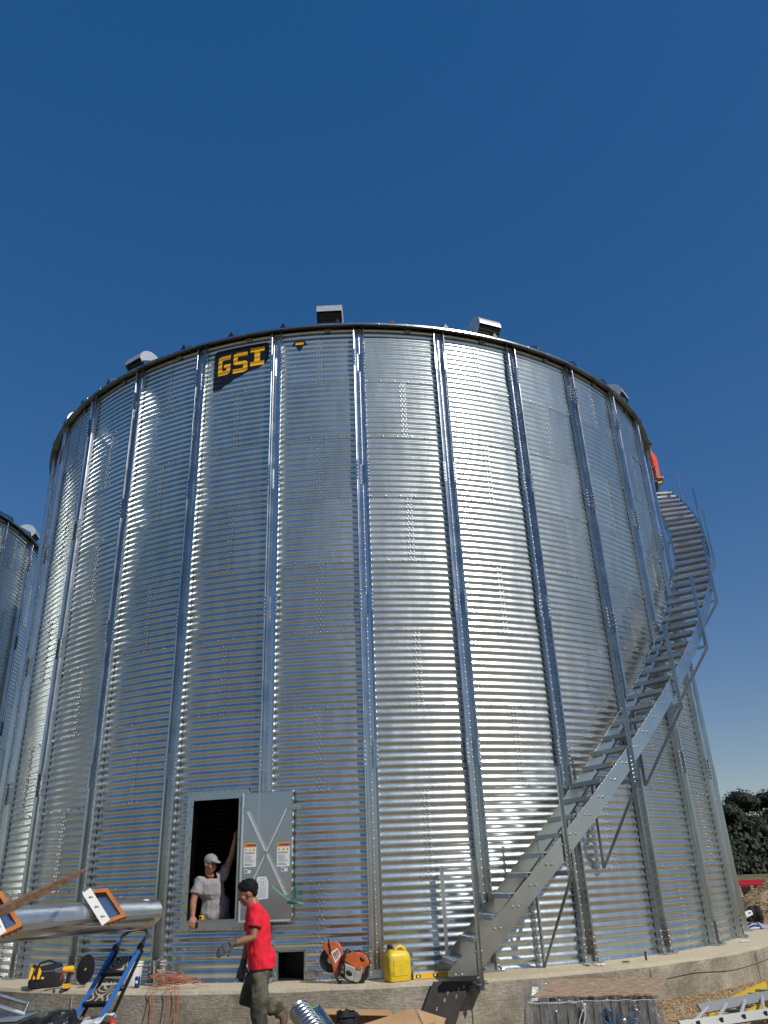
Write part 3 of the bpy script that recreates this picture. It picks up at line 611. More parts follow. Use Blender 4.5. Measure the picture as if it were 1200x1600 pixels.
    return Q, LX, LN, P, X, Nn, W
DQ, DLX, DLN, DP, DX, DN, DW = door()
# ================================================================== STAIRCASE
def stairs():
    st = thing('spiral_staircase', 'long galvanised staircase curving up the right side of the big grain bin', 'staircase', tuple(pol(9, 7.9, 0)))
    RI, RO = 7.50, 8.20; up = Vector((0, 0, 1)); DT = 8.97 / 5; RISE = 1.1176 / 5
    def zt(a): return 0.075 + 0.1246 * (a - 6.4)
    joints = [6.5] + [9.3 + 8.97 * k for k in range(1, 9)] + [86.0]
    for R0, nm in ((RI, 'inner_stringer'), (RO, 'outer_stringer')):
        for k in range(len(joints) - 1):
            a, b = joints[k], joints[k + 1]; mb = M(); seg = 3; sgn = -1 if nm[0] == 'o' else 1
            b2 = b + 0.35
            L = []
            for i in range(seg + 1):
                t = a + (b2 - a) * i / seg; top = zt(t); bot = zt(t) - .29
                L.append((t, bot, top))
            if k == 0:      # foot is cut level with the footing
                L = [(6.55, .052, .105), (8.95, .052, zt(8.95)), (12.8, zt(12.8) - .29, zt(12.8)), (b2, zt(b2) - .29, zt(b2))]
            off = .006 * (k % 2)
            for i in range(len(L) - 1):
                (t0, b0, c0), (t1, b1, c1) = L[i], L[i + 1]; r0, r1 = R0 + off, R0 + off + .006
                V = [pol(t0, r1, b0), pol(t1, r1, b1), pol(t1, r0, b1), pol(t0, r0, b0), pol(t0, r1, c0), pol(t1, r1, c1), pol(t1, r0, c1), pol(t0, r0, c0)]; mb.hexa(V)
                V = [pol(t0, R0 + off + (0.0 if sgn < 0 else .006), c0 - .006), pol(t1, R0 + off + (0.0 if sgn < 0 else .006), c1 - .006)]
            # flanges turned in at top and bottom
            for which in (0,):
                for i in range(len(L) - 1):
                    (t0, b0, c0), (t1, b1, c1) = L[i], L[i + 1]; z0_, z1_ = (c0, c1) if which else (b0 + .005, b1 + .005)
                    if which == 0 and k == 0 and i == 0: continue
                    ra, rb = (R0 + off - .028, R0 + off) if sgn < 0 else (R0 + off + .006, R0 + off + .034)
                    mb.hexa([pol(t0, rb, z0_ - .005), pol(t1, rb, z1_ - .005), pol(t1, ra, z1_ - .005), pol(t0, ra, z0_ - .005), pol(t0, rb, z0_), pol(t1, rb, z1_), pol(t1, ra, z1_), pol(t0, ra, z0_)])
            if nm[0] == 'o':
                n = int((b - a) / DT + .5)
                for i in range(n):
                    t = a + (i + .35) * DT
                    for dt_, dz in ((0, -.10), (.52, -.10), ):
                        if zt(t) + dz > .06: mb.bolt(pol(t + dt_, R0 + off + .006, zt(t) + dz), pol(t, 1, 0), .013, .012)
                for dt_ in (-.25, .25):
                    for dz in (-.06, -.23):
                        if k: mb.bolt(pol(a + dt_ + .2, R0 + off + .007, zt(a + dt_) + dz), pol(a, 1, 0), .013, .012)
            mb.build(nm, [GALD, BOLT], st)
    first = None
    for n in range(44):
        a = 7.05 + DT * n; z = .21 + RISE * n
        if first is None:
            mb = M(); th0, th1 = 0, 1.92; r0, r1 = RI + .036, RO - .03; t = .005
            def P(th, r, z_): return pol(th, r, z_)
            def slab(ta, tb, za, zb): mb.hexa([P(ta, r1, za), P(tb, r1, za), P(tb, r0, za), P(ta, r0, za), P(ta, r1, zb), P(tb, r1, zb), P(tb, r0, zb), P(ta, r0, zb)])
            slab(th0, th1, -t, 0); slab(th0, th0 + .05, -.056, -t); slab(th1 - .05, th1, -.040, -t)
            slab(th0 + .05, th0 + .14, -.056, -.051)
            for i in range(7):
                for j in range(3):
                    r = r0 + .05 + i * (r1 - r0 - .1) / 6; th = .35 + j * .5
                    mb.bolt(P(th, r, 0), (0, 0, 1), .016, .006, 0)
            for i in range(4): mb.bolt(P(.9, r0 + .08 + i * .14, -t), (0, 0, -1), .009, .010)
            for r, s_ in ((r0, 1), (r1, -1)):
                c = (P(.3, r, -.03) + P(1.3, r, -.03)) / 2; mb.box(c, (.10, .005, .05), (Vector((1, 0, 0)), Vector((0, 1, 0)), up))
            first = put('tread', mb.mesh('tread', [GALT, BOLT]), st); inv = first.matrix_parent_inverse.copy()
            first.rotation_euler.z = R_(a); first.location.z = z
        else:
            c = first.copy(); COL.objects.link(c); c.rotation_euler.z = R_(a); c.location.z = z
    # handrail posts with support brackets
    for k in range(9):
        a = 9.3 + 8.97 * k; z = -.03 + 1.1176 * k; er = pol(a, 1, 0); et = Vector((math.cos(R_(a)), math.sin(R_(a)), 0))
        mb = M(); mb.angle(pol(a, RO + .03, z - .07), pol(a, RO + .03, z + 1.27 + (0 if k != 0 else .03)), .042, .004, -et, er)
        for q in range(7): mb.bolt(pol(a - .15, RO + .033, z - .03 + q * .055) + er * .002, er, .009, .012)
        mb.build('handrail_post', [GALS, BOLT], st)
        br = bpy.data.objects.new('support_bracket', None); COL.objects.link(br); br.parent = st
        m1 = M(); m1.angle(pol(a - .1, RB + .12, z + .02), pol(a - .1, RO + .06, z + .02), .055, .005, -up, et); m1.build('arm', [GALT, BOLT], br)
        if k:
            aw = a - .55
            m2 = M(); m2.angle(pol(aw, RB + .085, z + .03), pol(aw, RB + .085, z - 1.09), .05, .005, et, er)
            for q in range(9): m2.bolt(pol(aw + .12, RB + .09, z - .02 - q * .13), er, .009, .012)
            m2.build('wall_angle', [GALT, BOLT], br)
            m3 = M(); m3.angle(pol(aw, RB + .10, z - 1.07), pol(a - .1, RO + .045, z - .02), .045, .005, et, er); m3.build('brace', [GALT, BOLT], br)
        else:
            m2 = M(); m2.box(pol(a, RO - .1, z - .01), (.16, .30, .006), (et, er, up)); m2.prism([(0, 0), (.30, 0), (0, -.10)], pol(a - .3, RO + .02, z), -er, up, et * .006); m2.build('gusset', [GALT, BOLT], br)
    mb = M(); a = 7.85; er = pol(a, 1, 0); et = Vector((math.cos(R_(a)), math.sin(R_(a)), 0)); mb.angle(pol(a, RI - .02, .12), pol(a, RI - .02, 1.225), .045, .005, -et, -er)
    mb.bolt(pol(a, RI, 1.2), er, .012, .03); mb.build('inner_post', [GALT, BOLT], st)
    return st
stairs()
# ================================================================== THINGS ON THE FOUNDATION
UP = Vector((0, 0, 1)); XX = Vector((1, 0, 0)); YY = Vector((0, 1, 0))
def frame_at(th):
    q = R_(th); return Vector((math.cos(q), math.sin(q), 0)), Vector((math.sin(q), -math.cos(q), 0))   # tangent (right), outward
def theta(p): return math.degrees(math.atan2(p.x, -p.y))
random.seed(11)

def saw():
    b = Vector((-0.24, -7.74, 0.0)); T, O = frame_at(theta(b)); S = .0072
    t = thing('cut_off_saw', 'orange and grey petrol cut-off saw with a black abrasive wheel standing on the foundation', 'saw', tuple(b))
    P = lambda u, v, o=0: b + T * ((u - 545) * S) + UP * ((1535 - v) * S) + O * o
    def poly(name, pts, o, d, m_, bev=0, par=t):
        mb = M(); mb.prism([((u - 545) * S, (1535 - v) * S) for u, v in pts], b + O * o, T, UP, O * d); ob = mb.build(name, [m_], par)
        if bev: mo = ob.modifiers.new('b', 'BEVEL'); mo.width = bev; mo.segments = 3; mo.limit_method = 'ANGLE'
        return ob
    mb = M(); c = P(518, 1501, -.02); n = 28
    mb.prism([(.137 * math.cos(2 * math.pi * k / n), .137 * math.sin(2 * math.pi * k / n)) for k in range(n)], c, T, UP, O * .006); wheel = mb.build('abrasive_wheel', [BLACKP], t)
    mb = M(); mb.prism([(.04 * math.cos(2 * math.pi * k / n), .04 * math.sin(2 * math.pi * k / n)) for k in range(n)], c + O * .006, T, UP, O * .012); mb.bolt(c + O * .018, O, .018, .02, 0); mb.build('flange', [GALD], wheel)
    poly('wheel_guard', [(504, 1481), (507, 1476), (513, 1474), (517, 1476), (520, 1474.5), (526, 1474), (532, 1477), (537, 1485), (539, 1493), (534, 1504), (528, 1520), (525, 1525), (522, 1515), (519, 1504), (513, 1493)], -.05, .10, ORG, .012)
    poly('guard_skirt', [(539, 1493), (541, 1500), (537, 1514), (530, 1526), (526, 1528), (524, 1522), (529, 1510)], -.045, .10, mat('dark_red_plastic', (.10, .018, .015), .5), .006)
    lab = poly('guard_label', [(519, 1489), (530, 1483.5), (535.5, 1494), (526, 1506)], .051, .002, PAPER)
    for k in range(4): poly('label_print', [(521 + k * 2.4, 1491.5 - k * 1.5), (523 + k * 2.4, 1490.4 - k * 1.5), (528.2 + k * 1.5, 1501 - k * 2.2), (527.2 + k * 1.5, 1501.6 - k * 2.2)], .0535, .0005, INK if k % 2 else ORG, 0, lab)
    mb = M(); mb.tube([P(514.5, 1470, .03), P(516, 1476, .06), P(517.5, 1483, .055), P(518, 1491, .055)], .009, 8); mb.build('guard_lever', [BLACKP], t, True)
    poly('engine_cover', [(541, 1495), (550, 1492), (562, 1489.5), (570, 1491), (578, 1496), (582, 1503), (583, 1510), (577, 1513), (571, 1522), (560, 1516), (548, 1507), (541, 1503)], -.10, .19, ORG, .018)
    mb = M(); mb.ell(P(571, 1501, .088), (.035, .022, .012), (T * .85 - UP * .5, (T * .5 + UP * .85), O)); mb.build('handle_opening', [BLACKP], t, True)
    mb = M(); mb.tube([P(558, 1491, .07), P(566, 1488.5, .07), P(575, 1493, .07), P(582, 1501, .07), P(583.5, 1509, .07)], .013, 8); mb.build('rear_grip', [BLACKP], t, True)
    poly('cylinder_cover', [(541, 1505), (558, 1512), (560, 1517), (555, 1532), (548, 1530), (541, 1525)], -.08, .185, LGREY, .012)
    poly('fuel_tank', [(560, 1516.5), (567, 1519), (568, 1511), (571, 1512), (570, 1521), (564, 1534), (555, 1532.5)], -.08, .18, LGREY, .01)
    mb = M(); mb.ell(P(549, 1520, .10), (.05, .035, .012), (T * .8 - UP * .5, T * .5 + UP * .8, O)); mb.build('starter_grille', [BLACKP], t, True)
    poly('base_tray', [(533, 1523), (541, 1527), (556, 1534), (570, 1535), (578, 1530), (583, 1512), (577, 1513.5), (566, 1533), (548, 1532)], -.09, .16, BLACKP, .008)
    mb = M(); mb.tube([P(543, 1498, .10), P(543, 1489, .11), P(546, 1485.5, .11), P(549, 1486, .10), P(551, 1491, .06), P(551, 1494, 0)], .0085, 8)
    mb.tube([P(541, 1493, .11), P(541.5, 1510, .125), P(541.5, 1528, .12)], .010, 8); mb.build('front_handle', [BLACKP], t, True)
    mb = M(); mb.tube([P(536, 1531, .03), P(533, 1536 - 1.5, .05), P(530, 1534, .05)], .012, 8); mb.tube([P(527, 1527, .0), P(532, 1533.5, .02)], .012, 8); mb.build('foot', [BLACKP], t, True)
saw()

def jerry_can():
    b = Vector((0.36, -7.76, 0.0)); T, O = frame_at(4.5); q = R_(-18); X = T * math.cos(q) + O * math.sin(q); Y = -T * math.sin(q) + O * math.cos(q)
    t = thing('jerry_can', 'dirty yellow plastic jerry can with a dark screw cap', 'fuel can', tuple(b))
    mb = M(); rings = [(0, .93), (.015, 1.0), (.20, 1.0), (.265, .97), (.30, .80), (.315, .55)]
    vs = []; n = 0; sup = []
    for z, s_ in rings:
        for k in range(24):
            a = 2 * math.pi * k / 24; cx, sy = math.cos(a), math.sin(a); e = 0.28
            x = .145 * s_ * math.copysign(abs(cx) ** e, cx); y = .105 * (s_ if s_ > .9 else s_) * math.copysign(abs(sy) ** e, sy)
            vs.append(b + X * x + Y * y + UP * z)
    fs = [(i * 24 + k, i * 24 + (k + 1) % 24, (i + 1) * 24 + (k + 1) % 24, (i + 1) * 24 + k) for i in range(len(rings) - 1) for k in range(24)] + [tuple(range(23, -1, -1)), tuple(5 * 24 + k for k in range(24))]
    mb.add(vs, fs); 
    for s_ in (-1, 1): mb.box(b + Y * (.106 * s_) + UP * .14, (.18, .008, .16), (X, Y, UP))
    mb.build('body', [YEL], t, True, 50)
    mb = M(); mb.tube([b - X * .085 + UP * .28, b - X * .085 + UP * .345], .033, 12); mb.build('neck', [YEL], t, True)
    mb = M(); mb.tube([b - X * .085 + UP * .335, b - X * .085 + UP * .372], .037, 12); mb.build('cap', [BLACKP], t, True); 
    mb = M(); mb.tube([b - X * .085 + UP * .368, b - X * .085 + UP * .392], .026, 10); mb.build('cap_ring', [mat('brown_cap', (.18, .05, .02), .5)], t, True)
    mb = M(); mb.tube([b - X * .03 + UP * .30, b - X * .0 + UP * .345, b + X * .05 + UP * .358, b + X * .105 + UP * .325, b + X * .128 + UP * .26], .019, 10); mb.build('handle', [YEL], t, True)
jerry_can()

def spirit_level():
    a = Vector((0.535, -7.72, 0.028)); c = Vector((1.10, -7.56, 0.028)); X = (c - a).normalized(); Y = UP.cross(X)
    t = thing('spirit_level', 'yellow spirit level with black end caps lying at the foot of the stairs', 'spirit level', tuple((a + c) / 2 - UP * .028))
    mb = M(); mb.bar(a, c, .025, .055); mb.build('body', [YELT], t)
    mb = M()
    for k in (.0, 1.0): mb.bar(a + (c - a) * k - X * .012, a + (c - a) * k + X * .012, .028, .058)
    mb.build('end_cap', [BLACKP], t)
    for k in (.13, .5, .87):
        mb = M(); p = a + (c - a) * k; mb.bar(p - X * .03, p + X * .03, .0265, .036); w_ = mb.build('vial_window', [BLACKP], t)
        mb = M(); mb.bar(p - X * .012 - Y * .0, p + X * .012, .029, .022); mb.build('vial', [PAPER], w_)
spirit_level()

def tool_bag():
    b = Vector((-4.20, -6.60, 0)); T, O = frame_at(2)
    t = thing('tool_bag', 'open black tool bag with yellow pocket panel on the foundation', 'tool bag', tuple(b))
    mb = M(); L_, D = .40, .22
    def ring(z, sx, sy, n=24):
        r = []
        for k in range(n):
            a = 2 * math.pi * k / n; cx, sy_ = math.cos(a), math.sin(a)
            r.append(b + T * (L_ / 2 * sx * math.copysign(abs(cx) ** .4, cx)) + O * (D / 2 * sy * math.copysign(abs(sy_) ** .4, sy_)) + UP * (z + .018 * math.sin(a * 3 + z * 20)))
        return r
    R3 = [ring(.0, 1, 1), ring(.06, 1.04, 1.05), ring(.14, 1.0, .95), ring(.22, .92, .80), ring(.245, .88, .72), ring(.20, .82, .60), ring(.12, .8, .55)]
    R3[0] = [Vector((p.x, p.y, .002)) for p in R3[0]]; vs = [p for r in R3 for p in r]
    mb.add(vs, [(i * 24 + k, i * 24 + (k + 1) % 24, (i + 1) * 24 + (k + 1) % 24, (i + 1) * 24 + k) for i in range(6) for k in range(24)] + [tuple(range(23, -1, -1)), tuple(6 * 24 + k for k in range(24))])
    mb.build('body', [BLACKC], t, True, 60)
    mb = M(); o = b + O * (D / 2 + .018) - T * .19
    for k, (w_, h_) in enumerate(((.045, .15), (.045, .13), (.05, .14), (.045, .15))):
        mb.prism([(0, .10), (w_ - .008, .095), (w_ - .004, .10 + h_ * .85), (.004, .105 + h_ * .85)], o + T * (k * .052) + O * (.012 - .006 * (k % 2)), T, UP - O * .28, O * .008)
    mb.build('pocket_panel', [YELT], t)
    mb = M()
    for k in range(3): mb.prism([(0, .09), (.012, .09), (.02, .16), (.008, .15)], o + T * (.03 + k * .055) + O * .024, T, UP - O * .28, O * .004)
    mb.build('pocket_gap', [BLACKC], t)
    mb = M(); mb.tube([b + T * .19 + UP * .16, b + T * .14 + UP * .25, b + T * .02 + UP * .30 + O * .02, b - T * .10 + UP * .27, b - T * .15 + UP * .2], .013, 8); mb.build('carry_handle', [BLACKC], t, True)
tool_bag()

def drill():
    b = Vector((-3.80, -6.98, 0)); T, O = frame_at(8)
    t = thing('cordless_drill', 'yellow and black cordless drill standing on its battery beside the tool bag', 'cordless drill', tuple(b))
    P = lambda x, z, o=0: b + T * x + UP * z + O * o
    mb = M(); mb.box(P(0, .035), (.075, .12, .055), (T, O, UP)); mb.build('battery', [YELT], t); mb = M(); mb.box(P(0, .068), (.07, .10, .016), (T, O, UP)); mb.box(P(0, .006), (.077, .122, .012), (T, O, UP)); mb.build('battery_base', [BLACKP], t)
    mb = M(); mb.tube([P(.0, .07), P(.012, .13), P(.018, .19)], [.024, .021, .026], 10); mb.build('grip', [BLACKP], t, True)
    mb = M(); mb.tube([P(.065, .215), P(.06, .215), P(.03, .215), P(-.06, .213), P(-.075, .213)], [.03, .038, .040, .036, .02], 14); mb.build('motor_housing', [YELT], t, True)
    mb = M(); mb.tube([P(-.07, .213), P(-.12, .211), P(-.15, .210), P(-.165, .21)], [.030, .028, .018, .012], 14); mb.build('chuck', [GALD], t, True)
    mb = M(); mb.tube([P(-.16, .21), P(-.30, .207)], .0045, 8); mb.build('drill_bit', [GALD], t)
    mb = M(); mb.tube([P(-.05, .20, .03), P(-.06, .16, .05), P(-.07, .10, .06)], .012, 8); mb.build('side_handle', [mat('dull_red', (.25, .02, .03), .5)], t, True)
drill()

def abrasive_disc():
    T, O = frame_at(-30); b = Vector((-3.70, -6.60, .0)); c = b + UP * .176; Y = (UP - O * -.22).normalized(); n = 40
    T, O = frame_at(17); nrm = (O * .62 + T * -.76 + UP * .14).normalized(); X = UP.cross(nrm).normalized(); Y = nrm.cross(X)
    t = thing('abrasive_disc', 'large black abrasive disc leaning on edge against the bin wall', 'cutting disc', tuple(b))
    mb = M(); mb.prism([(.172 * math.cos(2 * math.pi * k / n), .172 * math.sin(2 * math.pi * k / n)) for k in range(n)], c, X, Y, nrm * .006); mb.build('disc', [BLACKP], t)
    mb = M(); mb.prism([(.018 * math.cos(2 * math.pi * k / n), .018 * math.sin(2 * math.pi * k / n)) for k in range(n)], c + nrm * .006, X, Y, nrm * .003); mb.build('bore_ring', [YELT], t)
    e = thing('steel_clip', 'small rusty steel bracket lying beside the abrasive disc', 'bracket', tuple(b + O * .25 + T * -.03))
    mb = M(); p = b + O * .25 - T * .03; mb.box(p + UP * .003, (.09, .04, .006), (T, O, UP)); mb.box(p - T * .043 + UP * .022, (.005, .04, .04), (T, O, UP)); mb.box(p + T * .043 + UP * .022, (.005, .04, .04), (T, O, UP)); mb.build('strip', [PLANK], e)
abrasive_disc()

def bucket(name, label, b, r0, r1, h, m_, cat='bucket'):
    t = thing(name, label, cat, tuple(b)); n = 24
    mb = M(); vs = []
    for r, z in ((r0 * .96, .0), (r0, .005), (r1, h), (r1 + .006, h), (r1 + .006, h - .02), (r1 - .003, h - .001), (r0 - .003, .01)):
        for k in range(n): vs.append(b + Vector((r * math.cos(2 * math.pi * k / n), r * math.sin(2 * math.pi * k / n), z)))
    order = [0, 1, 2, 5, 6]
    fs = []
    for i, j in zip(order[:-1], order[1:]): fs += [(i * n + k, i * n + (k + 1) % n, j * n + (k + 1) % n, j * n + k) for k in range(n)]
    fs += [tuple(range(n - 1, -1, -1)), tuple(6 * n + k for k in range(n))]; mb.add(vs, fs); mb.build('pail', [m_], t, True, 50)
    mb = M(); 
    for zz in (h - .012, h - .045): mb.tube([b + Vector(((r1 + .004) * math.cos(a * .2618), (r1 + .004) * math.sin(a * .2618), zz)) for a in range(25)], .005, 6, cap=False)
    mb.build('rim', [m_], t, True)
    mb = M(); mb.tube([b + Vector((r1 * math.cos(a), r1 * .4 * math.sin(a) - r1 * .75 * abs(math.sin(a)), h - .03 - .10 * abs(math.sin(a)))) for a in [math.pi * k / 12 for k in range(13)]], .002, 5); mb.build('bail', [GALD], t)
    return t
bucket('bucket', 'white plastic bucket standing behind the blue stepladder', Vector((-2.98, -6.98, 0)), .10, .118, .27, WHT)
bucket('steel_pail', 'small grey galvanised pail beside the white bucket against the bin wall', Vector((-2.62, -7.08, 0)), .075, .09, .28, GALS, 'pail')
def can():
    b = Vector((-2.86, -7.20, 0)); t = thing('drink_can', 'blue soft drink can standing in front of the white bucket', 'can', tuple(b)); n = 16
    mb = M(); mb.tube([b + UP * z for z in (0, .008, .105, .118, .120)], [.024, .033, .033, .027, .025], n); mb.build('can_body', [mat('can_blue', (.01, .03, .16), .3)], t, True, 30)
    mb = M(); vs = []
    for a in range(-5, 6):
        q = R_(-112 + a * 9); vs += [b + Vector((.0336 * math.cos(q), .0336 * math.sin(q), .052 - .001 * abs(a))), b + Vector((.0336 * math.cos(q), .0336 * math.sin(q), .078 + .001 * (3 - abs(a))))]
    mb.add(vs, [(2 * i, 2 * i + 2, 2 * i + 3, 2 * i + 1) for i in range(10)]); mb.build('wave_mark', [WHT], t)
    mb = M(); mb.tube([b + UP * .1195, b + UP * .1215], .022, n); mb.build('lid', [GALD], t)
can()

def cord(name, label, seed, c, m_, r, loops, hang, cat='cable', grp=None, spread=(.17, .13)):
    rnd = random.Random(seed); T, O = frame_at(theta(c)); pts = []
    for k in range(loops * 8):
        a = k * math.pi / 4; rr = 1 + .35 * math.sin(k * 1.7 + seed)
        pts.append(c + T * (spread[0] * rr * math.cos(a) + rnd.uniform(-.04, .04)) + O * (spread[1] * rr * math.sin(a) + rnd.uniform(-.02, .02)) + UP * (.015 + .005 * (k % 5) + abs(rnd.gauss(0, .025)) + .0022 * k))
    for hx, dz in hang:
        o0 = O * (8.03 - math.hypot(c.x, c.y)) + c
        base = c + O * (8.035 - math.hypot(c.x, c.y)) + T * hx
        pts += [c + T * hx + O * .12 + UP * .05, base + UP * .02, base + T * .015 + UP * -.08, base + T * rnd.uniform(-.05, .05) + O * .02 + UP * (-dz), base + T * (.05 + rnd.uniform(0, .05)) + O * .03 + UP * (-dz - .03), base + T * .06 + UP * -.12, base + T * .05 + UP * .015]
    # smooth (Catmull-Rom)
    sm = []
    for i in range(len(pts) - 1):
        p0, p1, p2, p3 = pts[max(i - 1, 0)], pts[i], pts[i + 1], pts[min(i + 2, len(pts) - 1)]
        for q in range(5):
            t_ = q / 5; sm.append(.5 * ((2 * p1) + (p2 - p0) * t_ + (2 * p0 - 5 * p1 + 4 * p2 - p3) * t_ ** 2 + (3 * p1 - p0 - 3 * p2 + p3) * t_ ** 3))
    sm.append(pts[-1]); mb = M(); mb.tube(sm, r, 6); o = mb.build(name, [m_], None, True); tag(o, label, cat, grp); return o
OC = mat('orange_cable', (.50, .13, .045), .6, 0, (.38, .12, .06), 3)
cord('extension_lead', 'tangled orange extension cord heaped on the foundation edge and hanging down it', 5, Vector((-2.42, -7.42, 0)), OC, .0045, 6, [(-.12, .40), (.10, .34)])
cord('extension_lead', 'second loop of orange cord trailing from the heap along the foundation top', 15, Vector((-2.18, -7.52, 0)), OC, .0042, 3, [(-.05, .30)], spread=(.20, .09))
cord('wire_coil', 'thin grey wire tangle lying on the orange extension cord', 9, Vector((-2.5, -7.2, .06)), GALD, .003, 3, [], spread=(.16, .08))
# ---- dark sheet added to fill the dark shape under the stair foot
def foot_sheet():
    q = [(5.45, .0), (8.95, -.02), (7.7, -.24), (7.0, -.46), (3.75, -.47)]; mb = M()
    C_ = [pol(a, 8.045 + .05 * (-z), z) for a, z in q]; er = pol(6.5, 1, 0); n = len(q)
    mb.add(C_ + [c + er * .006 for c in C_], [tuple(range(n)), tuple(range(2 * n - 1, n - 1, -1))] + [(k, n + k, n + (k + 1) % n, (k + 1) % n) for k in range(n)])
    t = thing('dark_sheet', 'thin dark sheet with pale spots added against the foundation below the stair foot', 'steel plate', tuple(C_[4]))  # added dark sheet, listed under steel plate
    mb.build('added_sheet', [mat('near_black_sheet', (.030, .027, .025), .7, 0, (.045, .04, .035), 8)], t)
    m2 = M()
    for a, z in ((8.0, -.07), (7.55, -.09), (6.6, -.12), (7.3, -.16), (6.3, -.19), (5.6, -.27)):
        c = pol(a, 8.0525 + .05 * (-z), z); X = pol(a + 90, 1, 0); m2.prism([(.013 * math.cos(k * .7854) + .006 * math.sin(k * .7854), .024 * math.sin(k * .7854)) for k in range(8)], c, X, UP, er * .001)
    m2.build('pale_spot', [CONC], t)  # raised concrete-coloured discs on the sheet, no openings cut
foot_sheet()
def debris():
    rnd = random.Random(21)
    sp = [(20.5, 7.72, 'grey'), (23.5, 7.75, 'grey'), (27.3, 7.7, 'x')]
    for i, (a, r, _) in enumerate(((21.8, 7.66, 0), (50.5, 7.62, 0), (22.6, 7.74, 0))):
        mb = M()
        for k in range(9): c = pol(a + rnd.uniform(-.5, .5), r + rnd.uniform(-.05, .05), .012); mb.ell(c, (rnd.uniform(.01, .035), rnd.uniform(.01, .03), .012), n=6)
        o = mb.build('mortar_rubble', [WHT if i else CONC], None, True); tag(o, ('grey crumbs of mortar beside the stiffener foot right of the stairs', 'pale rag and mortar crumbs near the right end of the foundation', 'white crumpled paper beside the mortar crumbs on the foundation')[i], 'rubble')
    mb = M(); p = pol(28.5, 7.72, 0); mb.box(p + UP * .05, (.022, .022, .10)); o = mb.build('black_peg', [BLACKP]); tag(o, 'small black peg standing upright on the right part of the foundation', 'peg')
    mb = M()
    for a, r, da in ((25.2, 7.74, .55), (25.6, 7.70, .3)): mb.bar(pol(a, r, .012), pol(a + da, r + .06, .012), .02, .012)
    o = mb.build('wood_splinter', [PLANK]); tag(o, 'brown wood splinters lying on the foundation right of the stairs', 'wood scrap')
    # striped cloth at the far right
    t = thing('striped_cloth', 'blue striped work cloth heaped on the far right of the foundation', 'cloth', (7.1, -2.1, 0))
    mb = M(); n = 14
    for i in range(n):
        for j in range(n):
            x, y = i / (n - 1), j / (n - 1); p = Vector((6.98 + .50 * x + .12 * y, -2.45 + .62 * y, .012 + .09 * math.sin(x * 3.14) * math.sin(y * 3.14) + .022 * mnoise.noise(Vector((x * 6, y * 6, 3)))))
            mb.v.append(tuple(p))
    for i in range(n - 1):
        for j in range(n - 1): mb.f.append((i * n + j, (i + 1) * n + j, (i + 1) * n + j + 1, i * n + j + 1)); mb.m.append(1 if (j % 3 == 0 and i < 7) else (0 if i < 8 else 2))
    ob = mb.build('cloth', [mat('navy_cloth', (.015, .03, .11), .9), mat('stripe_white', (.45, .48, .55), .9), mat('grey_blue_cloth', (.28, .31, .34), .9)], t, True); mo = ob.modifiers.new('s', 'SOLIDIFY'); mo.thickness = .008
debris()

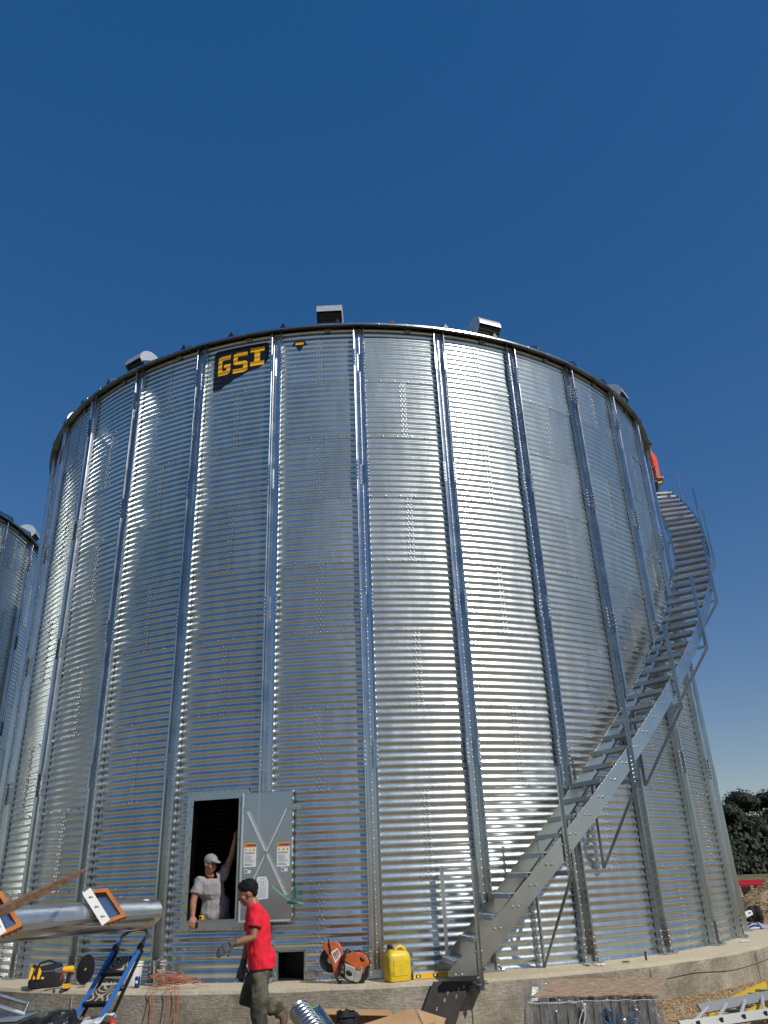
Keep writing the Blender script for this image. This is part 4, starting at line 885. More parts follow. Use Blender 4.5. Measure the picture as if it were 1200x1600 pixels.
# ================================================================== AUGER, PLANK, STEPLADDER
def auger():
    A = aty(241, 1424, -8.9); B = aty(32, 1440, -10.35); d = (B - A).normalized(); E_ = B + d * 1.5; side = UP.cross(d).normalized(); up = d.cross(side) * 1.0
    if up.z < 0: up = -up
    side = -side if side.y > 0 else side     # towards the camera
    t = thing('auger_tube', 'galvanised auger tube with a flanged seam and two orange brackets lying raised at left', 'auger', tuple(A))
    r = .128; mb = M(); mb.tube([A + (A - B).normalized() * 0, A + d * .02, A + d * 1.02], [r * .93, r, r], 32); mb.tube([A + d * 1.02, A + d * 1.06], r * 1.03, 32); mb.tube([A + d * 1.06, E_], r, 32); mb.build('tube', [GALM], t, True, 30)
    mb = M(); mb.bar(A + side * (r + .018) - up * .02, E_ + side * (r + .018) - up * .02, .05, .008, up); mb.bar(A + side * (r + .010) - up * .038, E_ + side * (r + .010) - up * .038, .006, .030, up)
    for k in range(14): mb.bolt(A + d * (.1 + k * .22) + side * (r + .012) - up * .015, up, .009, .01, 1)
    mb.build('seam_flange', [GALS, BOLT], t)
    mb = M(); # trough below the seam
    n = 9; R0 = [A + d * .12, E_]; vs = []
    for c in R0:
        for k in range(n): q = -math.pi * (k / (n - 1)); vs.append(c + side * ((r + .006) * math.cos(q)) + up * ((r + .004) * math.sin(q) - .03))
    mb.add(vs, [(k, k + 1, n + k + 1, n + k) for k in range(n - 1)]); ob = mb.build('lower_trough', [GALD], t, True); mo = ob.modifiers.new('s', 'SOLIDIFY'); mo.thickness = .004
    def bracket(C4, dep, white=True):
        br = bpy.data.objects.new('clamp_bracket', None); COL.objects.link(br); br.parent = t
        a, b, c, e = C4; nn = (b - a).cross(e - a).normalized(); nn = nn if nn.y < 0 else -nn
        mb = M()
        for p, q_ in ((a, b), (b, c), (c, e)): mb.bar(p - nn * dep / 2, q_ - nn * dep / 2, .012, dep, nn)
        for p, q_ in ((a, b), (b, c), (c, e)):
            m = (a + b + c + e) / 4; w_ = ((m - (p + q_) / 2).normalized()); mb.bar(p + w_ * .012 + nn * .002, q_ + w_ * .012 + nn * .002, .008, .034, w_)
        for p in (c + (e - c) * .2, c + (e - c) * .5, c + (e - c) * .8): mb.bolt(p - nn * dep / 2 - up * .005, -up, .012, .03, 1)
        for k in (.3, .6, .85): mb.bolt(b + (c - b) * k - nn * .02, (b - a).normalized() * -1, .010, .014, 1)
        mb.build('orange_frame', [ORGP, BOLT], br)
        mp = M(); m = a + (b - a) * .10; mp.add([a + (b - a) * .06 - nn * dep, b - nn * dep, c - nn * dep, e + (c - e) * .06 - nn * dep], [(0, 1, 2, 3)]); ob = mp.build('backing_plate', [GALD], br); mo = ob.modifiers.new('s', 'SOLIDIFY'); mo.thickness = .004
        mw = M(); 
        mw.bar(a + nn * .012, e + nn * .012, .085, .006, nn, 0)
        mw.bar(a - nn * .03 - (b - a).normalized() * .035, e - nn * .03 - (b - a).normalized() * .035, .008, .07, nn, 0)
        for k in (.2, .5, .8): mw.bolt(a + (e - a) * k + nn * .016, nn, .010, .014, 1); mw.bolt(a + (e - a) * k + nn * .016 + (b - a).normalized() * .02, nn, .008, .01, 1)
        mw.build('end_plate', [WHT if white else ORGP, BOLT], br)
        # saddle tying frame to the tube
        ms = M(); m = (a + b + c + e) / 4; s0 = A + d * (m - A).dot(d); ms.tube([s0 + (side * math.cos(q) + up * math.sin(q)) * (r + .012) for q in [-math.pi * .95 + math.pi * .6 * k / 10 for k in range(11)]], .010, 6); ms.build('saddle', [mat('dark_red_steel', (.12, .02, .015), .6)], br)
    y1 = -9.84; bracket([aty(135, 1392, y1), aty(168, 1389, y1 + .05), aty(196, 1431, y1 + .05), aty(166, 1442, y1)], .13)
    y2 = -10.98; bracket([aty(-24, 1404, y2), aty(2, 1393, y2 + .05), aty(34, 1446, y2 + .05), aty(2, 1461, y2)], .14)
    for (u0, u1) in ((203, 211), (213, 221)):     # two paper labels on the tube
        mb = M(); 
        for i in range(2):
            c = aty((u0, u1)[i], 1410, -9.0); s0 = A + d * (c - A).dot(d)
            for q in (1.0, 1.3): mb.v.append(tuple(s0 + (side * math.cos(q) + up * math.sin(q)) * (r + .0025)))
        mb.f.append((0, 1, 3, 2)); mb.m.append(0); mb.build('paper_label', [PAPER], t)
    mb = M(); c = aty(208, 1441, -8.95); s0 = A + d * (c - A).dot(d)
    for k in (-.035, .035):
        for q in (-.35, -.75): mb.v.append(tuple(s0 + d * k + side * ((r + .011) * math.cos(q)) + up * ((r + .008) * math.sin(q) - .03)))
    mb.f.append((0, 1, 3, 2)); mb.m.append(0); mb.build('paper_label', [CARD], t)
    # stand beyond the left edge of the view
    s_ = thing('trestle', 'steel trestle carrying the far left end of the auger tube, just out of view', 'trestle', (B + d * .9).to_tuple())
    c = B + d * .9; mb = M(); mb.bar(c - UP * (r + .03) - side * .35, c - UP * (r + .03) + side * .35, .07, .05); mb.build('beam', [GALD], s_)
    for sx in (-1, 1):
        for sy in (-1, 1): mb = M(); p = c - UP * (r + .05) + side * (.3 * sx); mb.bar(p, Vector((p.x + d.x * .3 * sy, p.y + d.y * .3 * sy, GZ)) + side * (.1 * sx), .04, .04); mb.build('leg', [GALD], s_)
    # plank
    P1 = aty(-20, 1434, -13.0); P2 = aty(133, 1361, -10.1); dd = (P2 - P1).normalized(); P0 = P1 - dd * .9; sd_ = dd.cross(UP).normalized(); nu = sd_.cross(dd)
    t2 = thing('wooden_plank', 'long weathered brown plank with a pointed tip slanting over the auger tube', 'plank', tuple(P2))
    mb = M(); w_, h_ = .040, .066
    vs = []
    for p, k in ((P0, 1), (P1, 1), (P1 + (P2 - P1) * .72, .9), (P2, .16)):
        for a, b in ((-1, -1), (1, -1), (1, 1), (-1, 1)): vs.append(p + sd_ * (w_ / 2 * a * (k * .5 + .5)) + nu * (h_ * b * k * .9 / 2 + (1 - k) * .02))
    fs = [(3, 2, 1, 0), (12, 13, 14, 15)] + [(i * 4 + k, i * 4 + (k + 1) % 4, i * 4 + 4 + (k + 1) % 4, i * 4 + 4 + k) for i in range(3) for k in range(4)]
    mb.add(vs, fs); mb.build('timber', [PLANK], t2)
auger()

def stepladder():
    y0 = -8.62
    TL, TR = aty(187, 1470, y0), aty(226, 1468, y0 - .10)
    dL = (aty(122, 1582, -8.98) - TL).normalized(); LEN = (TL.z - GZ) / -dL.z; dr = dL
    BL, BR = TL + dr * LEN, TR + dr * LEN
    t = thing('stepladder', 'blue folded stepladder with carpet patterned steps leaning in front of the foundation', 'stepladder', ((BL + BR) / 2).to_tuple())
    Wn = (TR - TL).normalized(); nrm = Wn.cross(dr).normalized(); nrm = nrm if nrm.y < 0 else -nrm
    for a, b in ((TL, BL), (TR, BR)):
        mb = M(); mb.bar(a, b, .026, .044, nrm); mb.build('front_rail', [BLUEP], t)
        mb = M(); mb.bar(a + dr * .055, a + dr * .115, .040, .056, nrm); mb.build('joint', [BLACKP], t)
        mb = M(); mb.bar(b - dr * .04, b, .040, .056, nrm); mb.build('rubber_foot', [BLACKP], t)
    mb = M(); h0, h1 = TL - dr * .06, TR - dr * .06
    mb.tube([TL, h0, h0 * .8 + h1 * .2 - dr * .06, (h0 + h1) / 2 - dr * .075, h0 * .2 + h1 * .8 - dr * .06, h1, TR], [.016, .018, .021, .023, .021, .018, .016], 10); mb.build('grab_handle', [BLACKP], t, True)
    CAM = mat('patterned_carpet', (.06, .05, .035), .95)
    tt, bb = nodes_of(CAM); L = tt.links; tc = tt.nodes.new('ShaderNodeTexCoord'); nn = tt.nodes.new('ShaderNodeTexNoise'); nn.inputs['Scale'].default_value = 4; nn.inputs['Detail'].default_value = 1; L.new(tc.outputs['Object'], nn.inputs['Vector'])
    ml = tt.nodes.new('ShaderNodeMath'); ml.operation = 'MULTIPLY'; ml.inputs[1].default_value = 80; L.new(nn.outputs[0], ml.inputs[0]); sn = tt.nodes.new('ShaderNodeMath'); sn.operation = 'SINE'; L.new(ml.outputs[0], sn.inputs[0])
    cr = tt.nodes.new('ShaderNodeValToRGB'); cr.color_ramp.elements[0].position = .3; cr.color_ramp.elements[1].position = .6; cr.color_ramp.elements[0].color = (.045, .038, .028, 1); cr.color_ramp.elements[1].color = (.36, .32, .24, 1); L.new(sn.outputs[0], cr.inputs[0]); L.new(cr.outputs[0], bb.inputs['Base Color'])
    L0 = LEN; s_ = .36
    while s_ < L0 - .1:
        a, b = TL + dr * s_ + Wn * .018, TR + dr * s_ - Wn * .018; q = (dr * -.93 - nrm * .30).normalized(); n2 = Wn.cross(q).normalized(); n2 = n2 if n2.y < 0 else -n2; c = (a + b) / 2; wd = (b - a).length
        mb = M(); mb.box(c + q * .11, (wd, .235, .022), (Wn, q, n2)); mb.box(c - q * .012 - n2 * .0, (wd, .022, .05), (Wn, q, n2)); tr = mb.build('step', [BLACKP], t)
        mb = M(); mb.box(c + q * .113 + n2 * .016, (wd - .03, .205, .010), (Wn, q, n2)); mb.build('carpet_pad', [CAM], tr)
        s_ += .315
    for a, k in ((TL, 1), (TR, 0)):
        p = a + dr * .10 + Wn * .02 - nrm * .03; e = Vector((BR.x + .02 - .30 * k * .9, BR.y + .26, GZ)) + Wn * (.0 if k else .08)
        mb = M(); mb.bar(p, e, .024, .028, nrm); mb.build('rear_leg', [BLACKP], t)
    def q_(k, f_): a = (TL, TR)[k]; p = a + dr * .10 + Wn * .02 - nrm * .03; e = Vector((BR.x + .02 - .27 * (1 - k), BR.y + .26, GZ)) + Wn * (.08 * k); return p + (e - p) * f_
    for f_ in (.35, .62, .85): mb = M(); mb.bar(q_(0, f_), q_(1, f_), .016, .028); mb.build('rear_brace', [BLACKP], t)
stepladder()

# ================================================================== FOREGROUND PILES (lower edge)
def low_left():
    A1, A2, B1, B2 = aty(-30, 1546, -9.55), aty(44, 1569, -9.3), aty(-30, 1563, -9.75), aty(38, 1584, -9.5)
    t = thing('aluminium_ladder_end', 'bright aluminium tube frame poking in at the lower left edge', 'tube frame', tuple(A2))
    for a, b in ((A1, A2), (B1, B2)): mb = M(); a2 = a + (a - b).normalized() * .8; mb.tube([a2, b], .017, 10); mb.build('tube', [mat('bright_aluminium', (.85, .86, .88), .35, 1.0)], t, True)
    mb = M(); mb.bar(B2 - UP * .01, A2 + (A2 - B2) * .1, .012, .03); C3 = aty(52, 1556, -9.25); mb.tube([B2, A2, C3, C3 + Vector((.02, 0, .01))], .006, 6); mb.build('end_bracket', [GALS], t)
    p = B2 + (A1 - A2).normalized() * .9; 
    s_ = thing('sheet_stack', 'stack of grey steel sheets lying at the lower left corner', 'sheet stack', (-3.6, -9.6, GZ))
    mb = M(); rnd = random.Random(5); zt_ = aty(30, 1590, -9.6).z
    z = GZ; k = 0
    while z < zt_ - .012:
        mb.box((-3.85 + rnd.uniform(-.03, .03), -9.45 + rnd.uniform(-.03, .03), z + .02), (1.15, .75, .034)); z += .04
    mb.build('sheet', [GALD], s_)
    # folded slick on top
    mb = M(); mb.box((-3.75, -9.5, zt_ + .0), (.9, .6, .012)); mb.build('top_sheet', [mat('blue_grey_sheet', (.16, .20, .22), .4)], s_)
    c = aty(86, 1602, -9.3); bag = M()
    for k in range(16): a = rnd.uniform(0, 6.28); rr = rnd.uniform(0, .17); bag.ell(Vector((c.x + rr * math.cos(a) * 1.1, c.y + rr * math.sin(a) * .7, GZ + .20 + rnd.uniform(-.05, .05))), (rnd.uniform(.12, .2), .16, rnd.uniform(.17, .24)), n=12)
    me = fuse(bag, 'black_bin_bag', BINB, None, .02, 2, (.035, 7, 7)); tag(me, 'shiny black plastic bag slumped at the lower left in front of the foundation', 'plastic bag')
    zb = min(v.co.z for v in me.data.vertices); top = max(v.co.z for v in me.data.vertices); want = aty(86, 1576, -9.3).z; sc_z = (want - GZ) / (top - zb)
    for v in me.data.vertices: v.co.z = GZ + (v.co.z - zb) * sc_z
    c = aty(142, 1604, -9.3); mb = M(); n = 12
    for i in range(n):
        for j in range(n):
            x, y = i / (n - 1) - .5, j / (n - 1) - .5; mb.v.append((c.x + x * .34 + y * .05, c.y + y * .4, c.z + .06 + .05 * mnoise.noise(Vector((x * 5, y * 5, 1))) + .10 * x - .1 * abs(y)))
    for i in range(n - 1):
        for j in range(n - 1): mb.f.append((i * n + j, (i + 1) * n + j, (i + 1) * n + j + 1, i * n + j + 1)); mb.m.append(0)
    o = mb.build('white_cloth', [mat('white_cloth', (.55, .57, .62), .8)], None, True); mo = o.modifiers.new('s', 'SOLIDIFY'); mo.thickness = .006; tag(o, 'crumpled white cloth beside the black plastic bag at the bottom edge', 'cloth')
    # crate that carries cloth and bottle
    cz = c.z - .06; t = thing('wooden_crate', 'low wooden crate just below the frame holding the white cloth and bottle', 'crate', (c.x + .1, c.y, GZ))
    mb = M(); hh = cz - GZ
    for k in range(max(1, int(hh / .09))): 
        for sy in (-.2, .2): mb.box((c.x + .12, c.y + sy, GZ + .045 + k * .09), (.62, .018, .075))
        for sx in (-.3, .3): mb.box((c.x + .12 + sx, c.y, GZ + .045 + k * .09), (.018, .38, .075))
    mb.box((c.x + .12, c.y, cz - .012), (.62, .42, .02)); mb.build('slats', [STAKE], t)
    p = aty(175, 1597, -9.25); b_ = thing('bottle', 'small clear bottle with a bright red cap at the bottom edge', 'bottle', (p.x, p.y, cz)); mb = M(); mb.tube([Vector((p.x, p.y, z_)) for z_ in (cz, cz + .01, p.z - .03, p.z - .01)], [.03, .034, .034, .018], 12); mb.build('body', [mat('bottle_plastic', (.5, .52, .5), .2)], b_, True)
    mb = M(); mb.tube([p - UP * .012, p + UP * .02], .024, 12); mb.build('cap', [mat('bright_red_cap', (.85, .03, .01), .4)], b_, True)
BINB = mat('black_bag_plastic', (.008, .009, .011), .28, bump=.7, bs=18, ns=18, dist=.03)
low_left()

def low_middle():
    # flexible ribbed duct
    a = aty(466, 1577, -8.85); d = (aty(492, 1612, -9.1) - a).normalized(); r = .105; pts, rs = [a + d * .0], [r * .55]
    for k in range(60): s_ = .02 + k * .0125; pts.append(a + d * s_); rs.append(r + .010 * math.cos(k * math.pi / 2))
    mb = M(); mb.tube(pts, rs, 24); o = mb.build('ribbed_duct', [GALT], None, True, 80); tag(o, 'short ribbed galvanised duct leaning at the bottom edge right of the red shirted worker', 'duct')
    t = thing('steel_channel', 'folded grey steel channel leaning beside the ribbed duct at the bottom edge', 'steel channel', tuple(aty(500, 1600, -8.9)))
    p0, p1, p2, p3 = aty(484, 1577, -8.7), aty(499, 1570, -8.7), aty(530, 1612, -9.05), aty(506, 1620, -9.05)
    mb = M(); mb.add([p0, p1, p2, p3], [(0, 1, 2, 3)]); 
    for a_, b_ in ((p0, p3), (p1, p2)): mb.bar(a_ + YY * .02, b_ + YY * .02, .006, .06, -YY)
    mb.bar((p0 + p1) / 2 - YY * .004, (p3 + p2) / 2 - YY * .004, .03, .008, YY); o = mb.build('web', [GALD], t)
    m2 = M(); m2.bar(p0 - YY * .012, p1 - YY * .012, .01, .008, YY); m2.build('edge_strip', [STR], t)
    # cardboard box torn open
    t = thing('cardboard_box', 'torn open brown cardboard box at the bottom edge in front of the foundation', 'cardboard box', (.1, -8.6, GZ))
    def flap(name, q): mb = M(); mb.add(q, [(0, 1, 2, 3)]); o = mb.build(name, [CARD], t); mo = o.modifiers.new('s', 'SOLIDIFY'); mo.thickness = .006
    yb, yf = -8.25, -8.75
    b0, b1 = aty(500, 1577, yb), aty(694, 1592, yb); bm = aty(610, 1579, yb)
    flap('back_panel', [Vector((b0.x, yb, GZ)), Vector((b1.x, yb, GZ)), b1, b0 + (bm - b0) * 0 + UP * 0]); 
    flap('back_flap', [b0 + UP * .003, bm + UP * .0, bm + Vector((.02, -.14, -.035)), b0 + Vector((.02, -.16, -.03))])
    q0, q1, q2, q3 = aty(560, 1603, yf), aty(645, 1576, yf + .12), aty(660, 1604, yf), aty(570, 1625, yf - .1)
    flap('raised_flap', [q0, q1, q2, q3])
    flap('side_panel', [Vector((b1.x, yb, GZ)), Vector((b1.x - .05, yf, GZ)), aty(668, 1600, yf), b1]); flap('side_panel', [Vector((b0.x, yb, GZ)), Vector((b0.x, yf, GZ)), aty(500, 1612, yf), b0])
    flap('front_panel', [Vector((b0.x, yf, GZ)), Vector((b1.x - .05, yf, GZ)), aty(668, 1612, yf), aty(500, 1625, yf)])
    flap('torn_flap', [aty(650, 1577, -8.4), aty(697, 1592, -8.4), aty(690, 1606, -8.55), aty(662, 1602, -8.6)])
    # black straps lying in the box
    mb = M(); rnd = random.Random(8); c = aty(543, 1592, -8.55)
    t = thing('strap_bundle', 'bundle of black nylon straps heaped on the cardboard box', 'strap', tuple(c))
    for k in range(9):
        pts = [c + Vector((rnd.uniform(-.12, .12), rnd.uniform(-.08, .08), rnd.uniform(-.09, .085))) for _ in range(4)]
        for p, q in zip(pts[:-1], pts[1:]): mb.bar(p, q, .045, .008, Vector((rnd.uniform(-1, 1), -1, .4)))
    mb.ell(c - UP * .05, (.12, .09, .09), n=12); mb.ell(c + Vector((-.02, 0, .02)), (.07, .06, .06), n=12); mb.build('straps', [BLACKC], t, True, 30)
low_middle()

def wrap_mat():
    t, b = nodes_of(WRAP); L = t.links; N = t.nodes.new; out = [n for n in t.nodes if n.type == 'OUTPUT_MATERIAL'][0]
    tr = N('ShaderNodeBsdfTransparent'); tr.inputs[0].default_value = (.88, .89, .90, 1); gl = N('ShaderNodeBsdfGlossy'); gl.inputs['Roughness'].default_value = .12; gl.inputs[0].default_value = (.95, .96, 1, 1)
    df = N('ShaderNodeBsdfDiffuse'); df.inputs[0].default_value = (.55, .57, .6, 1); m0 = N('ShaderNodeMixShader'); m0.inputs[0].default_value = .45; L.new(gl.outputs[0], m0.inputs[1]); L.new(df.outputs[0], m0.inputs[2])
    tc = N('ShaderNodeTexCoord'); mp = N('ShaderNodeMapping'); mp.inputs['Scale'].default_value = (1, 1, .35); L.new(tc.outputs['Object'], mp.inputs[0])
    n = N('ShaderNodeTexNoise'); n.inputs['Scale'].default_value = 14; n.inputs['Detail'].default_value = 5; n.inputs['Distortion'].default_value = 1.5; L.new(mp.outputs[0], n.inputs['Vector'])
    bp = N('ShaderNodeBump'); bp.inputs['Strength'].default_value = 1; bp.inputs['Distance'].default_value = .05; L.new(n.outputs[0], bp.inputs['Height']); L.new(bp.outputs[0], gl.inputs['Normal'])
    cr = N('ShaderNodeValToRGB'); cr.color_ramp.elements[0].position = .42; cr.color_ramp.elements[0].color = (.05, .05, .05, 1); cr.color_ramp.elements[1].position = .70; cr.color_ramp.elements[1].color = (.50, .50, .50, 1); L.new(n.outputs[0], cr.inputs[0])
    mx = N('ShaderNodeMixShader'); L.new(cr.outputs[0], mx.inputs[0]); L.new(tr.outputs[0], mx.inputs[1]); L.new(m0.outputs[0], mx.inputs[2]); L.new(mx.outputs[0], out.inputs['Surface'])
wrap_mat()
def bundle():
    zt = -.045
    a, b = atz(830, 1557, 0), atz(1028, 1553, 0); c_, d_ = atz(1041, 1527, 0), atz(868, 1529, 0)
    t = thing('wrapped_bundle', 'plastic wrapped bundle of slotted steel panels with blue paint marks', 'bundle', ((a + c_) / 2).to_tuple())
    X = (b - a).normalized(); Y = UP.cross(X).normalized(); W = (b - a).length + .02; D = 1.15; o = Vector((a.x, a.y, 0)) - X * .04 + Y * .02
    P = lambda x, y, z: o + X * x + Y * y + UP * z
    rnd = random.Random(6); np_ = 14
    for k in range(np_):       # upright panels seen edge-on, bright and dark in turn
        x = .03 + (W - .04) * (k + .5) / np_; w_ = (W - .04) / np_
        mb = M(); y0 = rnd.uniform(-.015, .02)
        mb.box(P(x, D / 2 + y0, (GZ + zt) / 2 + rnd.uniform(-.006, .004) + .03), (w_ * .82, D - .06, zt - GZ - .07), (X, Y, UP))
        for s_ in (-1, 1): mb.box(P(x + s_ * w_ * .36, .012 + y0, (GZ + zt) / 2 + .03), (.006, .035, zt - GZ - .06), (X, Y, UP))
        mb.build('panel', [GALD], t)
    for k in (2, 5, 8, 11):
        x = .03 + (W - .04) * (k + .5) / np_ ; mb = M(); zc = zt - .21; hw, hh = .032, .13; pts = [(hw * math.cos(q), (hh - hw) + hw * math.sin(q)) for q in [math.pi * i / 8 for i in range(9)]] + [(hw * math.cos(q), -(hh - hw) + hw * math.sin(q)) for q in [math.pi + math.pi * i / 8 for i in range(9)]]
        mb.prism(pts, P(x, -.012, zc), X, UP, -Y * .006); mb.build('oval_slot', [BLACKP], t)
        mb = M(); pp = [P(x + p[0] * 1.25, -.022, zc + p[1] * 1.06) for p in pts]; mb.tube(pp + [pp[0]], .006, 6, cap=False); mb.build('slot_rim', [GALD], t, True)
    mb = M()
    for x in (.15, W / 2, W - .15): mb.box(P(x, D / 2, GZ + .045), (.09, D, .085), (X, Y, UP))
    mb.build('pallet_bearer', [STAKE], t)
    # the film
    mb = M(); n = 40; lv = 9; vs = []
    per = [(-.03, -.035), (W + .02, -.035), (W + .06, D + .02), (-.03, D + .02)]; ring = []
    for i in range(4):
        (x0, y0), (x1, y1) = per[i], per[(i + 1) % 4]
        for j in range(n): q = j / n; ring.append((x0 + (x1 - x0) * q, y0 + (y1 - y0) * q))
    for l in range(lv):
        z = GZ + .06 + (zt - GZ - .03) * l / (lv - 1)
        for i, (x, y) in enumerate(ring):
            bulge = .02 * mnoise.noise(Vector((i * .35, l * .5, 2))) + (.05 * (1 - l / (lv - 1)) if n <= i < 2 * n or i >= 3 * n else 0); cx, cy = W / 2, D / 2; dx, dy = x - cx, y - cy; L_ = math.hypot(dx, dy); vs.append(P(x + dx / L_ * bulge, y + dy / L_ * bulge, z))
    N4 = 4 * n; mb.add(vs, [(l * N4 + i, l * N4 + (i + 1) % N4, (l + 1) * N4 + (i + 1) % N4, (l + 1) * N4 + i) for l in range(lv - 1) for i in range(N4)])
    film = mb.build('clear_film', [WRAP], t, True)
    mb = M()     # twisted film rope and bunched edges catching the light
    mb.tube([P(.52 + .02 * math.sin(k), -.06 - .01 * math.cos(k * 2), zt + .0 - k * .05) for k in range(9)], .008, 6)
    mb.tube([P(.50 + .03 * math.sin(k + 1), -.055, zt + .0 - k * .05) for k in range(9)], .006, 6)
    pr = [P(x * (W + .02) / 16, -.05 + .012 * math.sin(x * 1.9), zt + .0 - .015 * abs(math.sin(x * 1.3))) for x in range(17)]; mb.tube(pr[:7], .006, 6); mb.tube([p + UP * .012 for p in pr[5:]], .004, 6); mb.build('film_rope', [mat('bunched_film', (.50, .52, .55), .25)], film, True)
    # blue paint scribble: three rounded figures
    mb = M(); s0 = P(W * .56, -.064, zt - .185); sc_ = 1.25
    def stroke(pts): mb.tube([s0 + X * (x * sc_) + UP * (y * sc_) for x, y in pts], .0085, 6)
    stroke([(.075, .075), (.055, .10), (.025, .095), (.012, .06), (.015, .02), (.04, .0), (.07, .015), (.085, .05), (.08, .09), (.085, .02), (.078, -.06)])
    stroke([(.16, .06), (.13, .03), (.12, -.02), (.135, -.06), (.165, -.055), (.17, -.025), (.15, -.01), (.125, -.03)])
    stroke([(.24, .03), (.21, .02), (.195, -.02), (.21, -.06), (.25, -.07), (.28, -.04), (.28, 0), (.26, .025), (.23, .03), (.205, .025)])
    mb.build('paint_mark', [mat('blue_marker', (.01, .09, .22), .5)], film, True)
    # strand board on top
    s_ = thing('strand_board', 'sheet of brown strand board lying on top of the wrapped bundle', 'board', ((a + c_) / 2 - UP * .02).to_tuple())
    mb = M(); q = [Vector((p.x, p.y, 0)) for p in (a, b, c_, d_)]; mb.hexa([p - UP * .014 for p in q] + q); mb.build('sheet', [OSB], s_)
    mb = M(); mb.tube([P(.0, .02, -.02), P(W * .3, .0, -.022), P(W * .6, .01, -.022)], .006, 6)
bundle()

def ladders_right():
    z = -.13
    a0, a1 = atz(1093, 1577, z), atz(1200, 1556, z); b0, b1 = atz(1064, 1604, z - .06), atz(1200, 1584, z - .06)
    d = (a1 - a0).normalized(); a2, b2 = a1 + d * 2.2, b1 + (b1 - b0).normalized() * 2.2
    t = thing('extension_ladder', 'aluminium extension ladder lying at the lower right corner', 'ladder', tuple(a0))
    al = mat('dull_aluminium', (.34, .34, .32), .5, 1.0)
    for p, q in ((a0, a2), (b0, b2)):
        mb = M(); mb.bar(p, q, .022, .085, UP + YY * .8); mb.build('rail', [al], t)
    L_ = (a2 - a0).length; n = int(L_ / .30)
    for k in range(n):
        s_ = .12 + k * .30; p = a0 + d * s_; q = b0 + (b1 - b0).normalized() * (s_ + .0); mb = M(); mb.tube([p, q], .017, 10); mb.build('rung', [mat('rung_aluminium', (.62, .62, .61), .55, .7) if k == 0 else bpy.data.materials['rung_aluminium']], t, True)
    mb = M(); 
    for k in range(5): p = b0 + (b1 - b0).normalized() * (.2 + k * .28) - YY * .02 + UP * .01; mb.box(p, (.03, .012, .035))
    mb.build('rail_slot', [BLACKP], t)
    y0, y1 = atz(1168, 1586, z - .09), atz(1215, 1560, z - .09); dd = (y1 - y0).normalized()
    t = thing('yellow_ladder', 'yellow ladder rail showing under the aluminium ladder at the lower right', 'ladder', tuple(y0))
    for off in (0, .38): mb = M(); mb.bar(y0 + X_(dd) * off - dd * .0, y0 + dd * 2.2 + X_(dd) * off, .03, .07); mb.build('rail', [mat('yellow_fibreglass', (.62, .42, .02), .5) if off == 0 else bpy.data.materials['yellow_fibreglass']], t)
    for k in range(6): mb = M(); mb.tube([y0 + dd * (.2 + .3 * k), y0 + dd * (.2 + .3 * k) + X_(dd) * .38], .014, 8); mb.build('rung', [al], t, True)
    # sleepers that carry both ladders
    for k, s_ in enumerate((.75, 2.0)):
        c = (a0 + b0) / 2 + d * s_; zt = z - .16; o = M(); o.box((c.x, c.y, (GZ + zt) / 2), (.12, 1.1, zt - GZ), (d, UP.cross(d).normalized(), UP)); o = o.build('timber_sleeper', [STAKE]); tag(o, ('timber sleeper under the ladders at the lower right, the nearer to the wrapped bundle', 'timber sleeper under the far ends of the ladders outside the right edge')[k], 'sleeper')
def X_(d): return Vector((-d.y, d.x, 0)).normalized()
ladders_right()

# ================================================================== GRAVEL, MOUND, FAR THINGS
LV = [(-180, -.52), (14, -.52), (20, -.46), (24, -.42), (30, -.41), (45, -.42), (52, -.36), (62, -.20), (74, -.04), (90, -.02), (130, -.25), (180, -.52)]
def lev(th):
    for (a, x), (b, y) in zip(LV[:-1], LV[1:]):
        if a <= th <= b: return x + (y - x) * (th - a) / (b - a)
    return -.52
def gh(x, y):
    r = math.hypot(x, y); h = lev(math.degrees(math.atan2(x, -y))); k = math.exp(-max(0, r - 8) / 3.2); z = GZ + (h - GZ) * k
    z += .03 * mnoise.noise(Vector((x * .9, y * .9, 0))) + .012 * mnoise.noise(Vector((x * 4, y * 4, 1)))
    if r > 8: z = min(z, h + .03 + (r - 8) * .2)
    return z - .012 * (1 if h <= -.5 else 0)
def grid_mesh(name, x0, x1, y0, y1, st, fn, m_, skip=None):
    mb = M(); nx, ny = int((x1 - x0) / st) + 1, int((y1 - y0) / st) + 1
    for i in range(nx):
        for j in range(ny): x, y = x0 + i * st, y0 + j * st; mb.v.append((x, y, fn(x, y)))
    for i in range(nx - 1):
        for j in range(ny - 1):
            xc, yc = x0 + (i + .5) * st, y0 + (j + .5) * st
            if skip and skip(xc, yc): continue
            mb.f.append((i * ny + j, (i + 1) * ny + j, (i + 1) * ny + j + 1, i * ny + j + 1)); mb.m.append(0)
    return mb.build(name, [m_], None, True, 180)
gr = grid_mesh('gravel_bank', 1.6, 19, -14, 13, .12, gh, GRAV, lambda x, y: math.hypot(x, y) < 7.7); structure(gr)
def mound(x, y):
    best = -9
    for cx, cy, h, r in ((14.0, 4.3, 2.5, 4.0), (16.5, 7.0, 2.5, 4.0), (13.6, 5.6, 2.0, 3.2), (9.5, -1.6, .42, 1.3)):
        dd = math.hypot(x - cx, y - cy); q = dd / r; best = max(best, h * (1 - q) - (.0 if q < 1 else 0) - .35 * math.exp(-(q * 3) ** 2))
    return -.12 + best + .16 * mnoise.noise(Vector((x * 1.1, y * 1.1, 4))) + .06 * mnoise.noise(Vector((x * 3.5, y * 3.5, 4))) + .025 * mnoise.noise(Vector((x * 11, y * 11, 4)))
